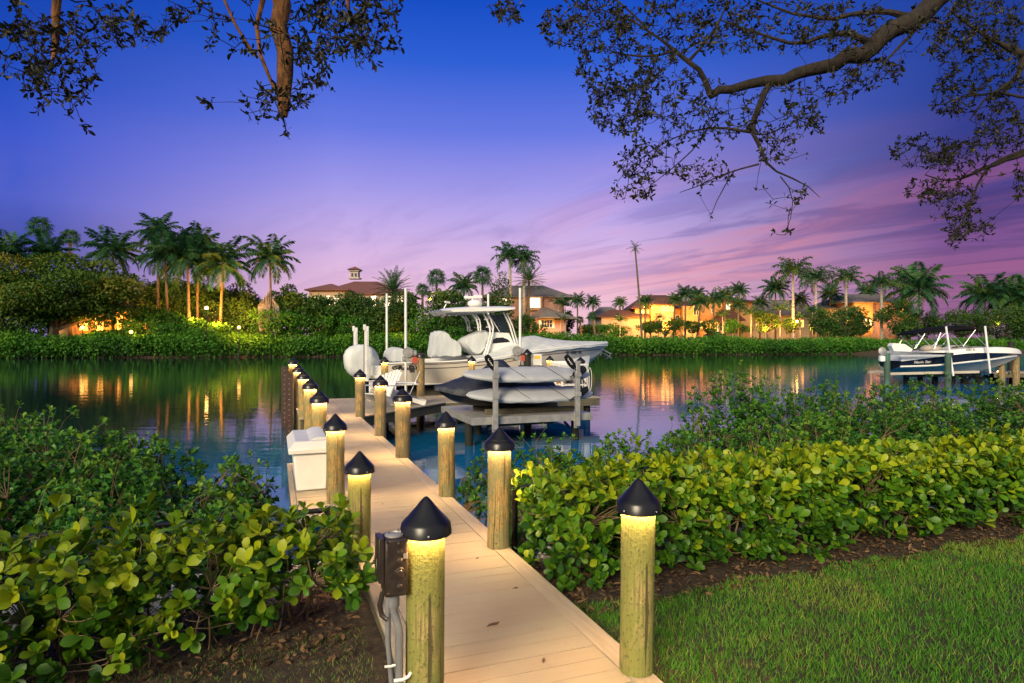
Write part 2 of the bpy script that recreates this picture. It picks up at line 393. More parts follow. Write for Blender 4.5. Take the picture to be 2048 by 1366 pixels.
def clip_poly(poly, side, val, keep_less):      # clip polygon in (b,a) against coordinate side
    outp = []
    for i in range(len(poly)):
        p, q2 = poly[i], poly[(i+1) % len(poly)]
        ip = (p[side] <= val) if keep_less else (p[side] >= val); iq = (q2[side] <= val) if keep_less else (q2[side] >= val)
        if ip: outp.append(p)
        if ip != iq:
            t = (val-p[side])/(q2[side]-p[side]); outp.append((p[0]+t*(q2[0]-p[0]), p[1]+t*(q2[1]-p[1])))
    return outp
dock = thing('dock', 'long narrow composite plank dock ending in a wide platform over the canal', 'dock', (OX, OY, 0), TH)
def deck_boards(poly, side, w, gap, name, border=.14):
    """boards as slices of a convex polygon in dock (b,a); side=1 slices along a"""
    lo = min(p[side] for p in poly); hi = max(p[side] for p in poly)
    V = []; Fc = []; T = []; t0 = lo
    while t0 < hi-.01:
        pl = clip_poly(clip_poly(poly, side, t0+gap, False), side, min(t0+w, hi), True)
        if len(pl) >= 3:
            k = len(V); n = len(pl); tt = random.random(); dz = random.uniform(-.0012, .0012)
            V += [(p[0], p[1], -.028) for p in pl]+[(p[0], p[1], dz) for p in pl]; T += [tt]*(2*n)
            Fc += [tuple(range(k+n, k+2*n))]+[(k+i, k+(i+1) % n, k+(i+1) % n+n, k+i+n) for i in range(n)]
        t0 += w
    me = bpy.data.meshes.new(name); me.from_pydata(V, [], Fc); at = me.attributes.new('tint', 'FLOAT', 'POINT'); at.data.foreach_set('value', T)
    me.materials.append(M['deck']); me.update(); o = bpy.data.objects.new(name, me); link(o); o.parent = dock; return o
AF = 17.75
deck_boards([(-1.13, -3.2), (-.14, -3.2), (-.14, 12.75), (-1.13, 12.75)], 1, .142, .005, 'walkway_boards')
deck_boards([(-1.68, 3.98), (-1.28, 3.98), (-1.28, 7.0), (-1.68, 7.0)], 1, .142, .005, 'bump_out_boards')
deck_boards([(-1.27, 12.77), (0, 12.77), (0, 15.5), (-1.27, 15.5)], 0, .142, .006, 'platform_boards')
deck_boards([(0.0, 12.80), (2.72, 15.5), (0, 15.5)], 0, .142, .006, 'platform_boards')
deck_boards([(-1.27, 15.5), (7.9, 15.5), (7.9, AF), (-1.27, AF)], 0, .142, .006, 'platform_boards')
e = MB()
for x0, x1, y0, y1 in ((-1.275, -1.135, -3.2, 12.77), (-.135, .005, -3.2, 12.77), (-1.745, -1.6855, 3.9, 7.08), (-1.6855, -1.275, 3.9, 3.975), (-1.6855, -1.275, 7.005, 7.08)):
    e.bb(x0, x1, y0, y1, -.028, .004)
e.beam((0.02, 12.7, -.012), (2.8, 15.48, -.012), .14, .033); e.bb(2.78, 8.0, 15.40, 15.50, -.03, .003); e.bb(7.9, 8.0, 15.5, AF+.06, -.03, .003); e.bb(-1.37, 7.9, AF, AF+.06, -.03, .003); e.bb(-1.37, -1.27, 12.775, AF, -.03, .003)
e.build('border_boards', M['deck_border'], dock, bevel=.003)
s = MB()
for x0, x1, y0, y1 in ((-1.265, -1.215, -3.2, 15.4), (-.05, 0., -3.2, 12.7), (-.66, -.61, -3.2, 15.4), (-1.735, -1.69, 3.92, 7.05), (-1.25, 7.95, 15.42, 15.48), (-1.25, 7.95, 17.66, 17.72), (-1.25, 7.95, 16.5, 16.56), (7.9, 7.96, 15.5, 17.6), (-1.35, -1.29, 12.8, 17.6)):
    s.bb(x0, x1, y0, y1, -.27, -.03)
s.beam((0.03, 12.72, -.155), (2.75, 15.42, -.155), .05, .24)
for aa in (0.17, 2.45, 4.48, 7.1, 9.6, 12.6): s.bb(-1.37, .1, aa-.13, aa-.09, -.5, -.27)
for bb_ in (-1.2, 1.43, 4.39, 7.27): s.bb(bb_-.04, bb_+.04, 15.3, 17.9, -.5, -.27)
s.build('stringers', M['tread'], dock, bevel=.004)

# ------------------------------------------------------------------ pilings with lamp caps
def piling(name, b, a, r, H, mat, label, lit=True, cat='lamp post', group='lit dock pilings with black caps', rub=False, zb=-2.6, capscale=1.0):
    t = thing(name, label, cat, D(b, a, 0), TH, group); t.rotation_euler = (random.uniform(-.012, .012), random.uniform(-.012, .012), TH)
    g = MB(); n = 28; ph = random.random()*6
    prof = []
    for i in range(15):
        z_ = zb+(H-.10-zb)*i/14
        prof.append((r*(1+.012*math.sin(z_*3+ph)+(.03 if z_ < -.5 else 0)), z_))
    g.lathe(prof, n=n, capb=True, capt=True); g.build('wooden_pile', M[mat], t, smooth=True)
    c = MB(); R_ = r*1.24+.005; R_ *= capscale; zs = H-.178*(R_/.12)**.6
    sk = .055*(R_/.126)
    pr = [(R_-.006, zs+.004), (R_, zs), (R_+.004, zs+.004), (R_-.001, zs+sk), (R_-.010, zs+sk+.012)]
    nn = 9
    for i in range(1, nn):
        tt = i/nn; pr.append(((R_-.010)*(1-tt)+.012*tt, zs+sk+.012+(H-zs-sk-.012)*tt-.004*math.sin(tt*PI)))
    pr += [(.008, H), (.001, H+.002)]
    c.lathe(pr, n=36, capt=True); c.lathe([(R_-.006, zs+.004), (R_-.008, zs+sk*.9), (r*.8, zs+sk*.9)], n=36)
    cp = c.build('post_cap', M['cap'], t, smooth=True)
    for j in range(4):
        k = MB(); an = j*PI/2+ph; k.ell((R_*1.0*math.cos(an), R_*math.sin(an), zs+.02), (.006, .006, .006), 8, 5)
        k.build('screw', M['screw'], cp, smooth=True)
    if lit:
        l = MB(); ri = r+.007; ro = R_-.010
        l.lathe([(ro, zs+sk*.55), (ri, zs+sk*.55)], n=24)
        l.build('lamp_ring', M['lamp'], t)
    return t
RP = [(-.057, .164, .093, 1.05, 'pile_green', 'nearest right lamp post, green mossy piling at the lawn edge'),
      (-.07, 2.41, .103, 1.045, 'pile_tan', 'second lamp post on the right side of the walkway, beside the round-leaf hedge'),
      (-.03, 4.35, .097, .985, 'pile_tan', 'third lamp post on the right of the walkway, amber wood with dark nicks'),
      (-.04, 7.0, .118, 1.07, 'pile_brown', 'fourth lamp post on the right of the walkway, just before the jet ski lift'),
      (-.02, 9.4, .113, 1.156, 'pile_brown', 'fifth lamp post on the right of the walkway, slim and speckled'),
      (0., 12.66, .113, 1.14, 'pile_brown', 'farthest right lamp post of the walkway, at the corner of the platform')]
LP = [(-1.235, .17, .093, 1.05, 'pile_green', 'nearest left lamp post, green mossy piling with an electrical box on it'),
      (-1.26, 2.5, .092, .895, 'pile_green', 'second lamp post on the left of the walkway, grey green beside hedge leaves'),
      (-1.275, 4.48, .098, .995, 'pile_tan', 'lamp post touching the near right corner of the white dock box'),
      (-1.27, 7.4, .112, 1.05, 'pile_tan', 'lamp post right behind the white dock box'),
      (-1.27, 10.1, .118, 1.08, 'pile_tan', 'lamp post in the left row, second behind the white dock box'),
      (-1.27, 13.0, .12, 1.11, 'pile_tan', 'lamp post in the left row, third behind the white dock box'),
      (-1.31, 15.38, .12, 1.17, 'pile_brown', 'left row lamp post by the near left corner of the platform, with a rub board'),
      (-1.39, 17.5, .12, 1.31, 'pile_brown', 'farthest left lamp post, with a bolted rub board, at the platform end')]
FP = [(1.43, 17.88, .112, 1.31, 'pile_tan', 'lamp post at the far platform edge, by the stern of the covered fishing boat'),
      (4.39, 17.88, .11, 1.32, 'pile_tan', 'lamp post at the far platform edge, amidships of the fishing boat'),
      (7.27, 17.88, .108, 1.30, 'pile_tan', 'lamp post at the far platform edge, below the bow of the fishing boat')]
for p in RP+LP+FP: piling('piling_lamp', *p)
for (b_, a_, H_, mt, lb) in ((2.63, 17.95, 1.49, 'pile_brown', 'unlit capped piling carrying the stern lift motor'), (6.45, 17.95, 1.54, 'pile_dark', 'unlit dark capped piling carrying the bow lift motor'), (8.35, 17.6, 1.25, 'pile_dark', 'short dark capped piling beside the fish cleaning table')):
    piling('mooring_piling', b_, a_, .13, H_, mt, lb, lit=False, cat='piling', group='unlit dock pilings')
# plain piles under the deck
for i, (b_, a_) in enumerate(((1.0, 15.6), (2.9, 15.65), (5.4, 15.65), (7.6, 15.65), (1.2, 13.9))):
    pl = MB(); pl.lathe([(.12, -2.6), (.117, -1.2), (.115, -.285)], n=16, capt=True)
    o = pl.build('support_pile', M['pile_dark'], dock, smooth=True, loc=(b_, a_, 0))
# rub boards
for pi_, (b_, a_, z1) in enumerate(((-1.64, 17.3, 1.06), (-1.55, 15.2, .93))):
    t = thing('rub_board', ('dark bolted rub board on the farthest left piling', 'dark bolted rub board on the left piling at the near platform corner')[pi_], 'rub board', D(b_, a_, 0), TH, 'rub boards')
    g = MB(); g.bb(-.09, .09, -.09, -.04, -1.3, z1); g.bb(-.09, -.04, -.04, .09, -1.3, z1-.02); g.build('board', M['fender'], t, bevel=.006)
    g = MB()
    for k in range(12): g.ell((.0, -.093, z1-.12-k*.14), (.012, .008, .012), 8, 5)
    g.build('bolts', M['screw'], t, smooth=True)
# ------------------------------------------------------------------ white dock box
t = thing('dock_box', 'white fibreglass dock storage box with sloping lid on the walkway bump-out', 'dock box', D(-1.54, 5.68, .004), TH)
def ring(x0, x1, y0, y1, z_): return [(x0, y0, z_), (x1, y0, z_), (x1, y1, z_), (x0, y1, z_)]
g = MB(); g.loft([ring(-.13, .22, -.52, .52, 0), ring(-.17, .24, -.56, .56, .46)], closed=True, cap0=True, cap1=True); bx_ = g.build('box_body', M['white_paint'], t, bevel=.02)
g = MB(); g.loft([ring(-.22, .28, -.60, .60, .455), ring(-.225, .285, -.605, .605, .51), ring(-.16, .24, -.54, .54, .585), ring(-.15, .23, -.53, .53, .60)], closed=True, cap0=True, cap1=True); ld = g.build('lid', M['white_paint'], t, bevel=.01)
g = MB(); g.prism([(.02, .6), (.22, .6), (.22, .635), (.1, .635)], -.5, .5); g.build('lid_rib', M['white_paint'], ld, bevel=.006)
g = MB(); g.bb(.285, .30, -.06, .06, .42, .50); g.build('latch', M['galv'], t, bevel=.003)
# ------------------------------------------------------------------ power pedestal on the nearest left post
t = thing('electrical_box', 'dark bronze outdoor electrical box with round knockouts on the nearest left post', 'electrical box', D(-1.235, .17, .085), TH)
g = MB(); g.bb(-.205, -.095, -.085, .04, .53, .80); eb = g.build('enclosure', M['bronze_box'], t, bevel=.012)
g = MB(); g.bb(-.232, -.206, -.08, .035, .60, .805); g.bb(-.240, -.232, -.05, .0, .66, .71); g.build('flip_cover', M['bronze_box'], t, bevel=.01)
g = MB()
for (zz, rr) in ((.775, .014), (.735, .015), (.695, .015), (.64, .026), (.575, .016)):
    g.tube([(-.135, -.084, zz), (-.135, -.090, zz)], rr, 18); g.tube([(-.135, -.089, zz), (-.135, -.093, zz)], rr*.62, 14)
for (zz, xx) in ((.79, -.195), (.55, -.19)): g.tube([(xx, -.084, zz), (xx, -.09, zz)], .006, 10)
g.build('knockouts', M['bronze_box'], eb, bevel=.002)
g = MB(); g.lathe([(.045, .80), (.045, .806), (.03, .812), (.028, .806), (.001, .806)], (-.15, -.02, 0), 24, capt=True); g.build('top_cap', M['galv'], eb, smooth=True)
g = MB()
for k in range(5): g.bb(-.118+k*.004-.0, -.116+k*.004, -.0875, -.085, .705-.0, .73)
g.build('label_plate', M['galv'], eb)
g = MB(); g.tube([(-.155, -.03, .53), (-.155, -.03, .45), (-.13, -.04, .36), (-.13, -.04, -.25)], .019, 14); g.tube([(-.155, -.03, .53), (-.155, -.03, .47)], .028, 14); g.build('conduit', M['grey_pvc'], t, smooth=True); g = MB()
g.tube([(-.178, -.01, .53), (-.178, -.01, .30), (-.160, -.01, .1), (-.160, -.01, -.25)], .013, 12); g.build('conduit', M['grey_pvc'], t, smooth=True)
g = MB(); g.tube([(-.2, .0, .53), (-.215, -.0, .47), (-.205, -.0, .42), (-.18, -.02, .405)], .012, 10); g.build('cable', M['bronze_box'], t, smooth=True)
g = MB(); g.tube([(-.16, -.066, .135), (-.12, -.07, .135), (-.09, -.062, .14), (-.078, -.05, .15)], .008, 8); g.tube([(-.2, -.05, .2), (-.17, -.055, .2), (-.15, -.05, .2)], .006, 8); g.build('strap', M['pvc'], t, smooth=True)

# ------------------------------------------------------------------ adirondack chairs
def adirondack(loc, rz, label):
    t = thing('adirondack_chair', label, 'chair', loc, rz, 'white deck chairs on the platform')   # faces local -x... seat front at -x
    g = MB()
    for i in range(6): g.beam((-.30+i*.085, -.27, .40-i*.022), (-.30+i*.085, .27, .40-i*.022), .078, .02)
    g.build('seat', M['white_paint'], t, bevel=.004)
    g = MB()
    for i in range(5):
        yy = -.22+i*.11; h = (.66, .72, .74, .72, .66)[i]
        g.beam((.16, yy*.8, .26), (.16+.40*h, yy*1.12, .26+.92*h), .022, .1, up=(0, 1, 0))
    g.beam((.34, -.27, .64), (.34, .27, .64), .03, .07); g.build('backrest', M['white_paint'], t, bevel=.004)
    for s_ in (-1, 1):
        g = MB(); g.bb(-.36, -.24, s_*.30-.014, s_*.30+.014, 0, .60); g.build('front_leg', M['white_paint'], t, bevel=.004)
        g = MB(); g.beam((-.36, s_*.265, .36), (.62, s_*.265, .03), .028, .12); g.build('rear_leg', M['white_paint'], t, bevel=.004)
        g = MB(); g.beam((-.42, s_*.34, .615), (.42, s_*.33, .60), .14, .024); g.prism([(-.3, .6), (-.2, .6), (-.27, .46), (-.3, .46)], s_*.33-.012, s_*.33+.012); g.build('armrest', M['white_paint'], t, bevel=.005)
    return t
adirondack(D(.75, 14.5, .002), TH+R(40), 'white slatted deck chair behind the last walkway lamp post')
adirondack(D(1.55, 15.25, .002), TH-R(14), 'white slatted deck chair in side view, its back leaning toward the lift motor piling')
adirondack(D(1.2, 16.4, .002), TH+R(25), 'white slatted deck chair farthest back, near the boat stern')

# leaf litter on the deck
lf = MB()
for (b_, a_, s_, r_) in ((-.62, .95, .055, .3), (-.5, .42, .03, 1.1), (-.28, 1.45, .026, .1), (-.75, 2.7, .022, 2), (-.95, 1.9, .016, 1), (-.35, 2.15, .02, .6), (-1.0, 1.1, .02, 1.7), (-.42, 3.4, .016, .5), (-.8, 4.2, .014, 1), (-.55, 3.1, .015, 2), (-1.05, 2.1, .012, 0), (-.85, 6.1, .018, 1)):
    ca, sa = math.cos(r_), math.sin(r_); pts = [(-s_, 0, .007), (-s_*.3, s_*.32, .012), (s_*.6, s_*.25, .008), (s_, 0, .014), (s_*.4, -s_*.3, .007), (-s_*.4, -s_*.26, .013)]
    k = [(b_+p[0]*ca-p[1]*sa, a_+p[0]*sa+p[1]*ca, p[2]) for p in pts]+[(b_, a_, .02)]
    lf.add(k, [(i, (i+1) % 6, 6) for i in range(6)])
o = lf.build('fallen_leaves', pmat('dead_leaf', (.10, .05, .02), (.05, .03, .015), 40, .8)); o.location = (OX, OY, 0); o.rotation_euler = (0, 0, TH); tag(o, 'scattered brown dead leaves on the walkway boards', 'leaf litter', kind='stuff')
def bz(px, py, a):                      # where a photo pixel meets the vertical plane at dock coordinate a
    k = (px-1024)/F; c_, s_ = math.cos(TH), math.sin(TH)
    b = (k*(OY+a*c_)-(OX-a*s_))/(c_-k*s_); d = OY+a*c_+b*s_
    return b, CAMZ-(py-683)/F*d
def text(body, mat, parent, loc, size, rot, extrude=.002, shear=0, name='lettering', offset=0.0, xs=1.0):
    c = bpy.data.curves.new(name, 'FONT'); c.body = body; c.size = size; c.extrude = extrude; c.shear = shear; c.offset = offset
    c.materials.append(mat); o = bpy.data.objects.new(name, c); link(o); bpy.context.view_layer.update(); me = bpy.data.meshes.new_from_object(o.evaluated_get(bpy.context.evaluated_depsgraph_get())); bpy.data.objects.remove(o); bpy.data.curves.remove(c)
    o = bpy.data.objects.new(name, me); link(o); o.parent = parent; o.location = loc; o.rotation_euler = rot; o.scale = (xs, 1, 1); return o
def hull_text(body, mat, parent, tabs, x0_, z0_, length, size, xs=1.0, shear=0, gap=.014, name='lettering', extrude=.004, offset=0.0):
    X_, SW_, SZ_, CW_, CZ_ = tabs
    def hy(x_, z_):
        sw, sz, cw, cz = [smoothi(x_, X_, q_) for q_ in (SW_, SZ_, CW_, CZ_)]; f_ = (z_-cz)/(sz-cz)
        return -(cw+(sw-cw)*f_), math.atan2(sw-cw, sz-cz)
    ya, al = hy(x0_, z0_+size*.35); yb, al2 = hy(x0_+length, z0_+size*.35)
    return text(body, mat, parent, (x0_, hy(x0_, z0_)[0]-gap, z0_), size, (PI/2+(al+al2)/2, 0, math.atan2(yb-ya, length)), extrude, shear, name, offset, xs)
def curve_at(xq, xs_, ys_): return float(np.interp(xq, xs_, ys_))
def smoothi(xq, xs_, ys_):
    xs_ = list(xs_); i = max(0, min(len(xs_)-2, int(np.searchsorted(xs_, xq))-1))
    def tan(j):
        a0 = max(0, j-1); a1 = min(len(xs_)-1, j+1); return (ys_[a1]-ys_[a0])/(xs_[a1]-xs_[a0])
    h = xs_[i+1]-xs_[i]; t = min(1, max(0, (xq-xs_[i])/h))
    return ((2*t**3-3*t*t+1)*ys_[i]+(t**3-2*t*t+t)*h*tan(i)+(-2*t**3+3*t*t)*ys_[i+1]+(t**3-t*t)*h*tan(i+1))

# ------------------------------------------------------------------ big fishing boat
BA, BB = 20.5, 1.68
boat = thing('fishing_boat', 'large white centre console fishing boat under pale canvas covers on a lift', 'boat', D(BB, BA, 0), TH)
L = 9.37
SX = [0, 1, 2.4, 4.2, 5.6, 7, 8, 8.8, 9.37]
SHW = [1.42, 1.5, 1.56, 1.55, 1.46, 1.20, .86, .46, .03]
SHZ = [1.04, 1.07, 1.10, 1.25, 1.47, 1.60, 1.66, 1.70, 1.73]
CHW = [1.28, 1.33, 1.36, 1.30, 1.12, .78, .47, .20, .015]
CHZ = [.27, .28, .30, .36, .46, .70, .98, 1.27, 1.68]
KLZ = [-.02, -.02, -.02, 0, .06, .30, .62, 1.10, 1.66]
def hull_sections(SX, SHW, SHZ, CHW, CHZ, KLZ, n=40, tumble=.04):
    secs = []
    for i in range(n+1):
        x_ = SX[-1]*(i/n)**.9 if False else SX[-1]*i/n
        sw, sz, cw, cz, kz = [smoothi(x_, SX, q_) for q_ in (SHW, SHZ, CHW, CHZ, KLZ)]
        half = [(0, kz), (cw*.5, kz+(cz-kz)*.55), (cw*.97, cz-.03), (cw, cz), (cw+(sw-cw)*.33-.01, cz+(sz-cz)*.33), (cw+(sw-cw)*.7, cz+(sz-cz)*.68), (sw, sz)]
        secs.append([(x_, -p[0], p[1]) for p in half[::-1]]+[(x_, p[0], p[1]) for p in half[1:]])
    return secs
secs = hull_sections(SX, SHW, SHZ, CHW, CHZ, KLZ)
g = MB(); g.loft(secs, cap0=True); hull = g.build('hull', pmat('cream_hull', (.62, .56, .48), (.58, .52, .44), 1.2, .22), boat, smooth=True)
# boot stripe / sheer stripe / rub rail following the sheer
def along(off, frac=None, out=.012, x0=0.05, x1=9.25, n=44, side=-1):
    pts = []
    for i in range(n+1):
        x_ = x0+(x1-x0)*i/n; sw, sz, cw, cz = [smoothi(x_, SX, q_) for q_ in (SHW, SHZ, CHW, CHZ)]
        f_ = 1+(off/(sz-cz) if sz-cz > .05 else 0); ww = cw+(sw-cw)*max(0, f_)
        pts.append((x_, side*(ww+out), sz+off))
    return pts
g = MB()
for sd in (-1, 1): g.tube(along(-.0, side=sd, out=.015, x1=9.36), .028, 8)
g.tube([(0, -1.43, 1.04), (0, 1.43, 1.04)], .028, 8); g.build('rub_rail', M['white'], boat, smooth=True)
g = MB()
for sd in (-1, 1):
    g.tube(along(-.075, side=sd, out=.004, x0=.35), .011, 6); g.tube(along(-.22, side=sd, out=.006, x0=.9, x1=8.9), .012, 6)
g.tube([(.02, -1.33, .78), (.12, -1.36, .9), (.35, -1.45, .965)], .012, 6)
g.build('pinstripe', pmat('dark_stripe', (.06, .04, .03), (.06, .04, .03), 3, .4), boat, smooth=True)
g = MB()
for sd in (-1, 1):
    pts = []
    for i in range(31):
        x_ = .02+8.0*i/30; cw, cz = smoothi(x_, SX, CHW), smoothi(x_, SX, CHZ); pts.append((x_, sd*(cw+.006), cz+.01))
    g.tube(pts, .022, 6)
g.build('chine_strip', M['white'], boat, smooth=True)
g = MB()                                     # antifouling below the chine
bs = []
for s_ in secs[:34]:
    bs.append([(p[0], p[1]*1.004, p[2]-.006) for p in s_[4:9]])
g.loft(bs, cap0=False); g.build('bottom_paint', M['blackmat'], boat, smooth=True)
g = MB(); dk = []                            # cockpit sole + covering boards
for i in range(41):
    x_ = L*i/40; sw, sz = smoothi(x_, SX, SHW), smoothi(x_, SX, SHZ); wi = max(.01, sw-.26); zf = .55
    dk.append([(x_, -sw, sz+.012), (x_, -wi, sz+.02), (x_, -wi+.01 if wi > .02 else 0, zf if x_ < 8.2 else sz), (x_, wi-.01 if wi > .02 else 0, zf if x_ < 8.2 else sz), (x_, wi, sz+.02), (x_, sw, sz+.012)])
g.loft(dk, cap0=True); g.build('deck_liner', M['white'], boat)
# bow cover
cv = MB(); cs = []; n = 36
for i in range(n+1):
    t_ = i/n; x_ = 3.15+(9.36-3.15)*t_; sw, sz = smoothi(x_, SX, SHW)+.035, smoothi(x_, SX, SHZ)
    zc = smoothi(x_, [3.1, 4.3, 5.0, 6.05, 6.4, 7.3, 8.4, 9.4], [1.22, 1.52, 1.86, 2.02, 1.96, 1.84, 1.80, 1.79]); row = []
    if x_ < 4.6: zc = sz+.06+(zc-sz)*max(0, (x_-3.1)/1.5)
    for j in range(15):
        u_ = -1+2*j/14; au = abs(u_)
        zz = sz+.015+(zc-sz)*(1-au)**.85+.018*math.sin(x_*5+j*1.3)*(1-au)*(au+.2)
        row.append((x_, sw*u_, zz))
    row = [(x_, -sw-.004, sz-.09+.015*math.sin(x_*6))]+row+[(x_, sw+.004, sz-.09)]; cs.append(row)
cv.loft(cs); cv.build('bow_cover', M['canvas'], boat, smooth=True)
hull_text('FL 1032 TR', M['black'], hull, (SX, SHW, SHZ, CHW, CHZ), 6.9, 1.33, 1.1, .15, 1.25, .25, .05, 'registration_number')
hull_text('GRADY', M['black'], hull, (SX, SHW, SHZ, CHW, CHZ), .17, .83, 1.1, .20, 1.4, .1, .05, 'boat_name', .004, .006)
# anchor at the bow
g = MB(); g.beam((9.0, -.0, 1.55), (9.55, 0, 1.28), .05, .04); g.beam((9.2, 0, 1.30), (9.52, 0, 1.10), .22, .02); g.beam((9.45, -.1, 1.22), (9.40, .1, 1.08), .03, .03); g.tube([(8.95, -.12, 1.2), (9.05, -.14, 1.35), (9.0, -.2, 1.45)], .012, 6)
g.build('anchor', M['alu'], boat, bevel=.005)
# covers given by profile (pixels on the centre plane)
def profile(pts, a=BA): return [(bz(px, py, a)[0]-BB, bz(px, py, a)[1]) for px, py in pts]
def puffy(name, prof, y0, y1, mat, parent, taper=.86, wob=.02, cuts=7):
    """a fabric cover: the side profile lofted across the boat, drawn in at both sides"""
    cx = sum(p[0] for p in prof)/len(prof); cz = sum(p[1] for p in prof)/len(prof)
    # densify
    pr = []
    for i in range(len(prof)):
        p, q_ = prof[i], prof[(i+1) % len(prof)]; m_ = max(1, int(math.hypot(q_[0]-p[0], q_[1]-p[1])/.12))
        pr += [(p[0]+(q_[0]-p[0])*k/m_, p[1]+(q_[1]-p[1])*k/m_) for k in range(m_)]
    pr2 = [((pr[i-1][0]+2*pr[i][0]+pr[(i+1) % len(pr)][0])/4, (pr[i-1][1]+2*pr[i][1]+pr[(i+1) % len(pr)][1])/4) for i in range(len(pr))]
    ss = []
    for k in range(cuts+1):
        t_ = k/cuts; e_ = abs(2*t_-1); sc = 1-(1-taper)*e_**3
        ss.append([(cx+(p[0]-cx)*sc+wob*math.sin(i*1.9+k*2.3), y0+(y1-y0)*t_+wob*math.sin(i*1.1+k), cz+(p[1]-cz)*sc+wob*math.sin(i*1.3+k*1.7)) for i, p in enumerate(pr2)])
    g = MB(); g.loft(ss, closed=True, cap0=True, cap1=True); return g.build(name, mat, parent, smooth=True)
puffy('leaning_post_cover', profile([(858, 716), (864, 665), (872, 660), (884, 662), (893, 674), (904, 680), (916, 690), (919, 716)]), -.62, .62, M['canvas'], boat)
puffy('helm_seat_cover', profile([(918, 688), (921, 680), (932, 673), (952, 664), (966, 659), (972, 664), (964, 690), (956, 710), (946, 711), (930, 702)]), -.62, .62, M['canvas'], boat)
puffy('stern_seat_cover', profile([(769, 716), (770, 702), (779, 695), (792, 694), (804, 698), (814, 708), (822, 716), (822, 724), (769, 724)], 21.0), -.4, 1.1, M['canvas'], boat)
# console
pc = profile([(956, 712), (968, 668), (973, 664), (1009, 666), (1020, 690), (1012, 712)])
g = MB(); g.prism(pc, -.55, .55); con = g.build('console', M['white'], boat, bevel=.03)
wp = profile([(976, 687), (977, 680), (982, 676), (996, 675), (1006, 679), (1011, 684)])
apart('console_window', M['glass_dark'], con, [lambda q: q.prism(wp, -.557, -.549), lambda q: q.prism(wp, .549, .557)])
wd = profile([(971, 668), (974, 664), (1012, 664), (1014, 668)]); g = MB(); g.prism(wd, -.54, .54); g.build('dash', M['glass_dark'], con)
# windshield: raked glass with frame and the tower tubes
gl = profile([(961, 630), (996, 630), (1012, 664), (974, 664)]); m, nt, b, out = newmat('windshield'); b.inputs['Base Color'].default_value = (.02, .03, .04, 1); b.inputs['Roughness'].default_value = .05
tr = nt.nodes.new('ShaderNodeBsdfTransparent'); mx = nt.nodes.new('ShaderNodeMixShader'); mx.inputs[0].default_value = .45; nt.links.new(tr.outputs[0], mx.inputs[1]); nt.links.new(b.outputs[0], mx.inputs[2]); nt.links.new(mx.outputs[0], out.inputs[0])
apart('side_window', m, boat, [lambda q: q.prism(gl, -.565, -.553), lambda q: q.prism(gl, .553, .565)]); g = MB(); g.prism(profile([(995, 630), (998, 630), (1014, 664), (1011, 664)]), -.55, .55); g.build('windshield', m, boat)
tf = boat; GS = {1: MB(), -1: MB()}
def tubeprof(pts, ylist, r_):
    pp = profile(pts)
    for yy in ylist: GS[1 if yy > 0 else -1].tube([(p[0], yy, p[1]) for p in pp], r_, 8)
tubeprof([(996, 626), (1008, 650), (1020, 690)], (-.62, .62), .035)
tubeprof([(1001, 628), (1012, 652), (1022, 686)], (-.72, .72), .022)
tubeprof([(968, 632), (962, 634), (978, 668)], (-.6, .6), .022)
tubeprof([(955, 628), (962, 640), (968, 655), (969, 668), (963, 690), (957, 711)], (-.7, .7), .032)
tubeprof([(962, 628), (970, 640), (975, 655), (974, 668), (968, 690), (962, 711)], (-.7, .7), .028)
tubeprof([(934, 630), (941, 637), (945, 650), (946, 662)], (-.7, .7), .03)
tubeprof([(940, 630), (948, 640), (950, 652), (950, 662)], (-.7, .7), .025)
tubeprof([(969, 632), (989, 664)], (-.6, .6), .014)
for a_, b_ in (((957, 640), (965, 640)), ((961, 655), (969, 655)), ((941, 640), (947, 640)), ((944, 655), (950, 655))):
    tubeprof([a_, b_], (-.7, .7), .018)
GS[1].build('tower_frame', M['white'], boat, smooth=True); GS[-1].build('tower_frame', M['white'], boat, smooth=True)
tp = profile([(877, 622), (886, 617), (930, 614), (990, 613), (1018, 614), (1018, 617), (1000, 621), (960, 624), (900, 626), (882, 627)])
g = MB(); ss = []
cxp = sum(p[0] for p in tp)/len(tp); czp = sum(p[1] for p in tp)/len(tp)
for k in range(9):
    t_ = k/8; e_ = abs(2*t_-1); sc = 1-.12*e_**4; ss.append([(cxp+(p[0]-cxp)*sc, -1.15+2.3*t_, czp+(p[1]-czp)*(1-.35*e_**3)-.05*e_**2) for p in tp])
g.loft(ss, closed=True, cap0=True, cap1=True); ht = g.build('hardtop', M['white'], boat, smooth=True)
hb = profile([(900, 628), (960, 627), (1003, 621)])
for yy in (-1.0, 1.0): g = MB(); g.tube([(p[0], yy, p[1]) for p in hb], .02, 8); g.build('hardtop_rail', M['white'], ht, smooth=True)
for yy in (-.8, -.4, 0, .4, .8):
    g = MB(); pp = profile([(868, 621), (880, 631)]); g.tube([(pp[0][0], yy, pp[0][1]), (pp[1][0]-.0, yy, pp[1][1]+.0)], .035, 8)
    g.build('rod_holder', M['alu'], ht, smooth=True)
rx, rz_ = bz(950, 608, BA); rx -= BB
g = MB(); g.lathe([(.001, -.02), (.2, -.01), (.27, .04), (.29, .10), (.26, .18), (.15, .24), (.001, .26)], (rx, 0, rz_-.09), 24); g.bb(rx-.5, rx+.4, -.2, .2, rz_-.17, rz_-.14); g.bb(rx-.1, rx+.1, -.1, .1, rz_-.2, rz_-.08)
g.build('radar_dome', M['white'], ht, smooth=True)
g = MB(); g.box((rx-.22, 0, rz_+.25), (.42, .12, .10)); g.tube([(rx-.1, 0, rz_), (rx-.1, 0, rz_+.22)], .04, 8); g.box((rx+.12, 0, rz_+.28), (.32, .12, .12)); g.build('radar_bar', M['white'], ht, bevel=.02)
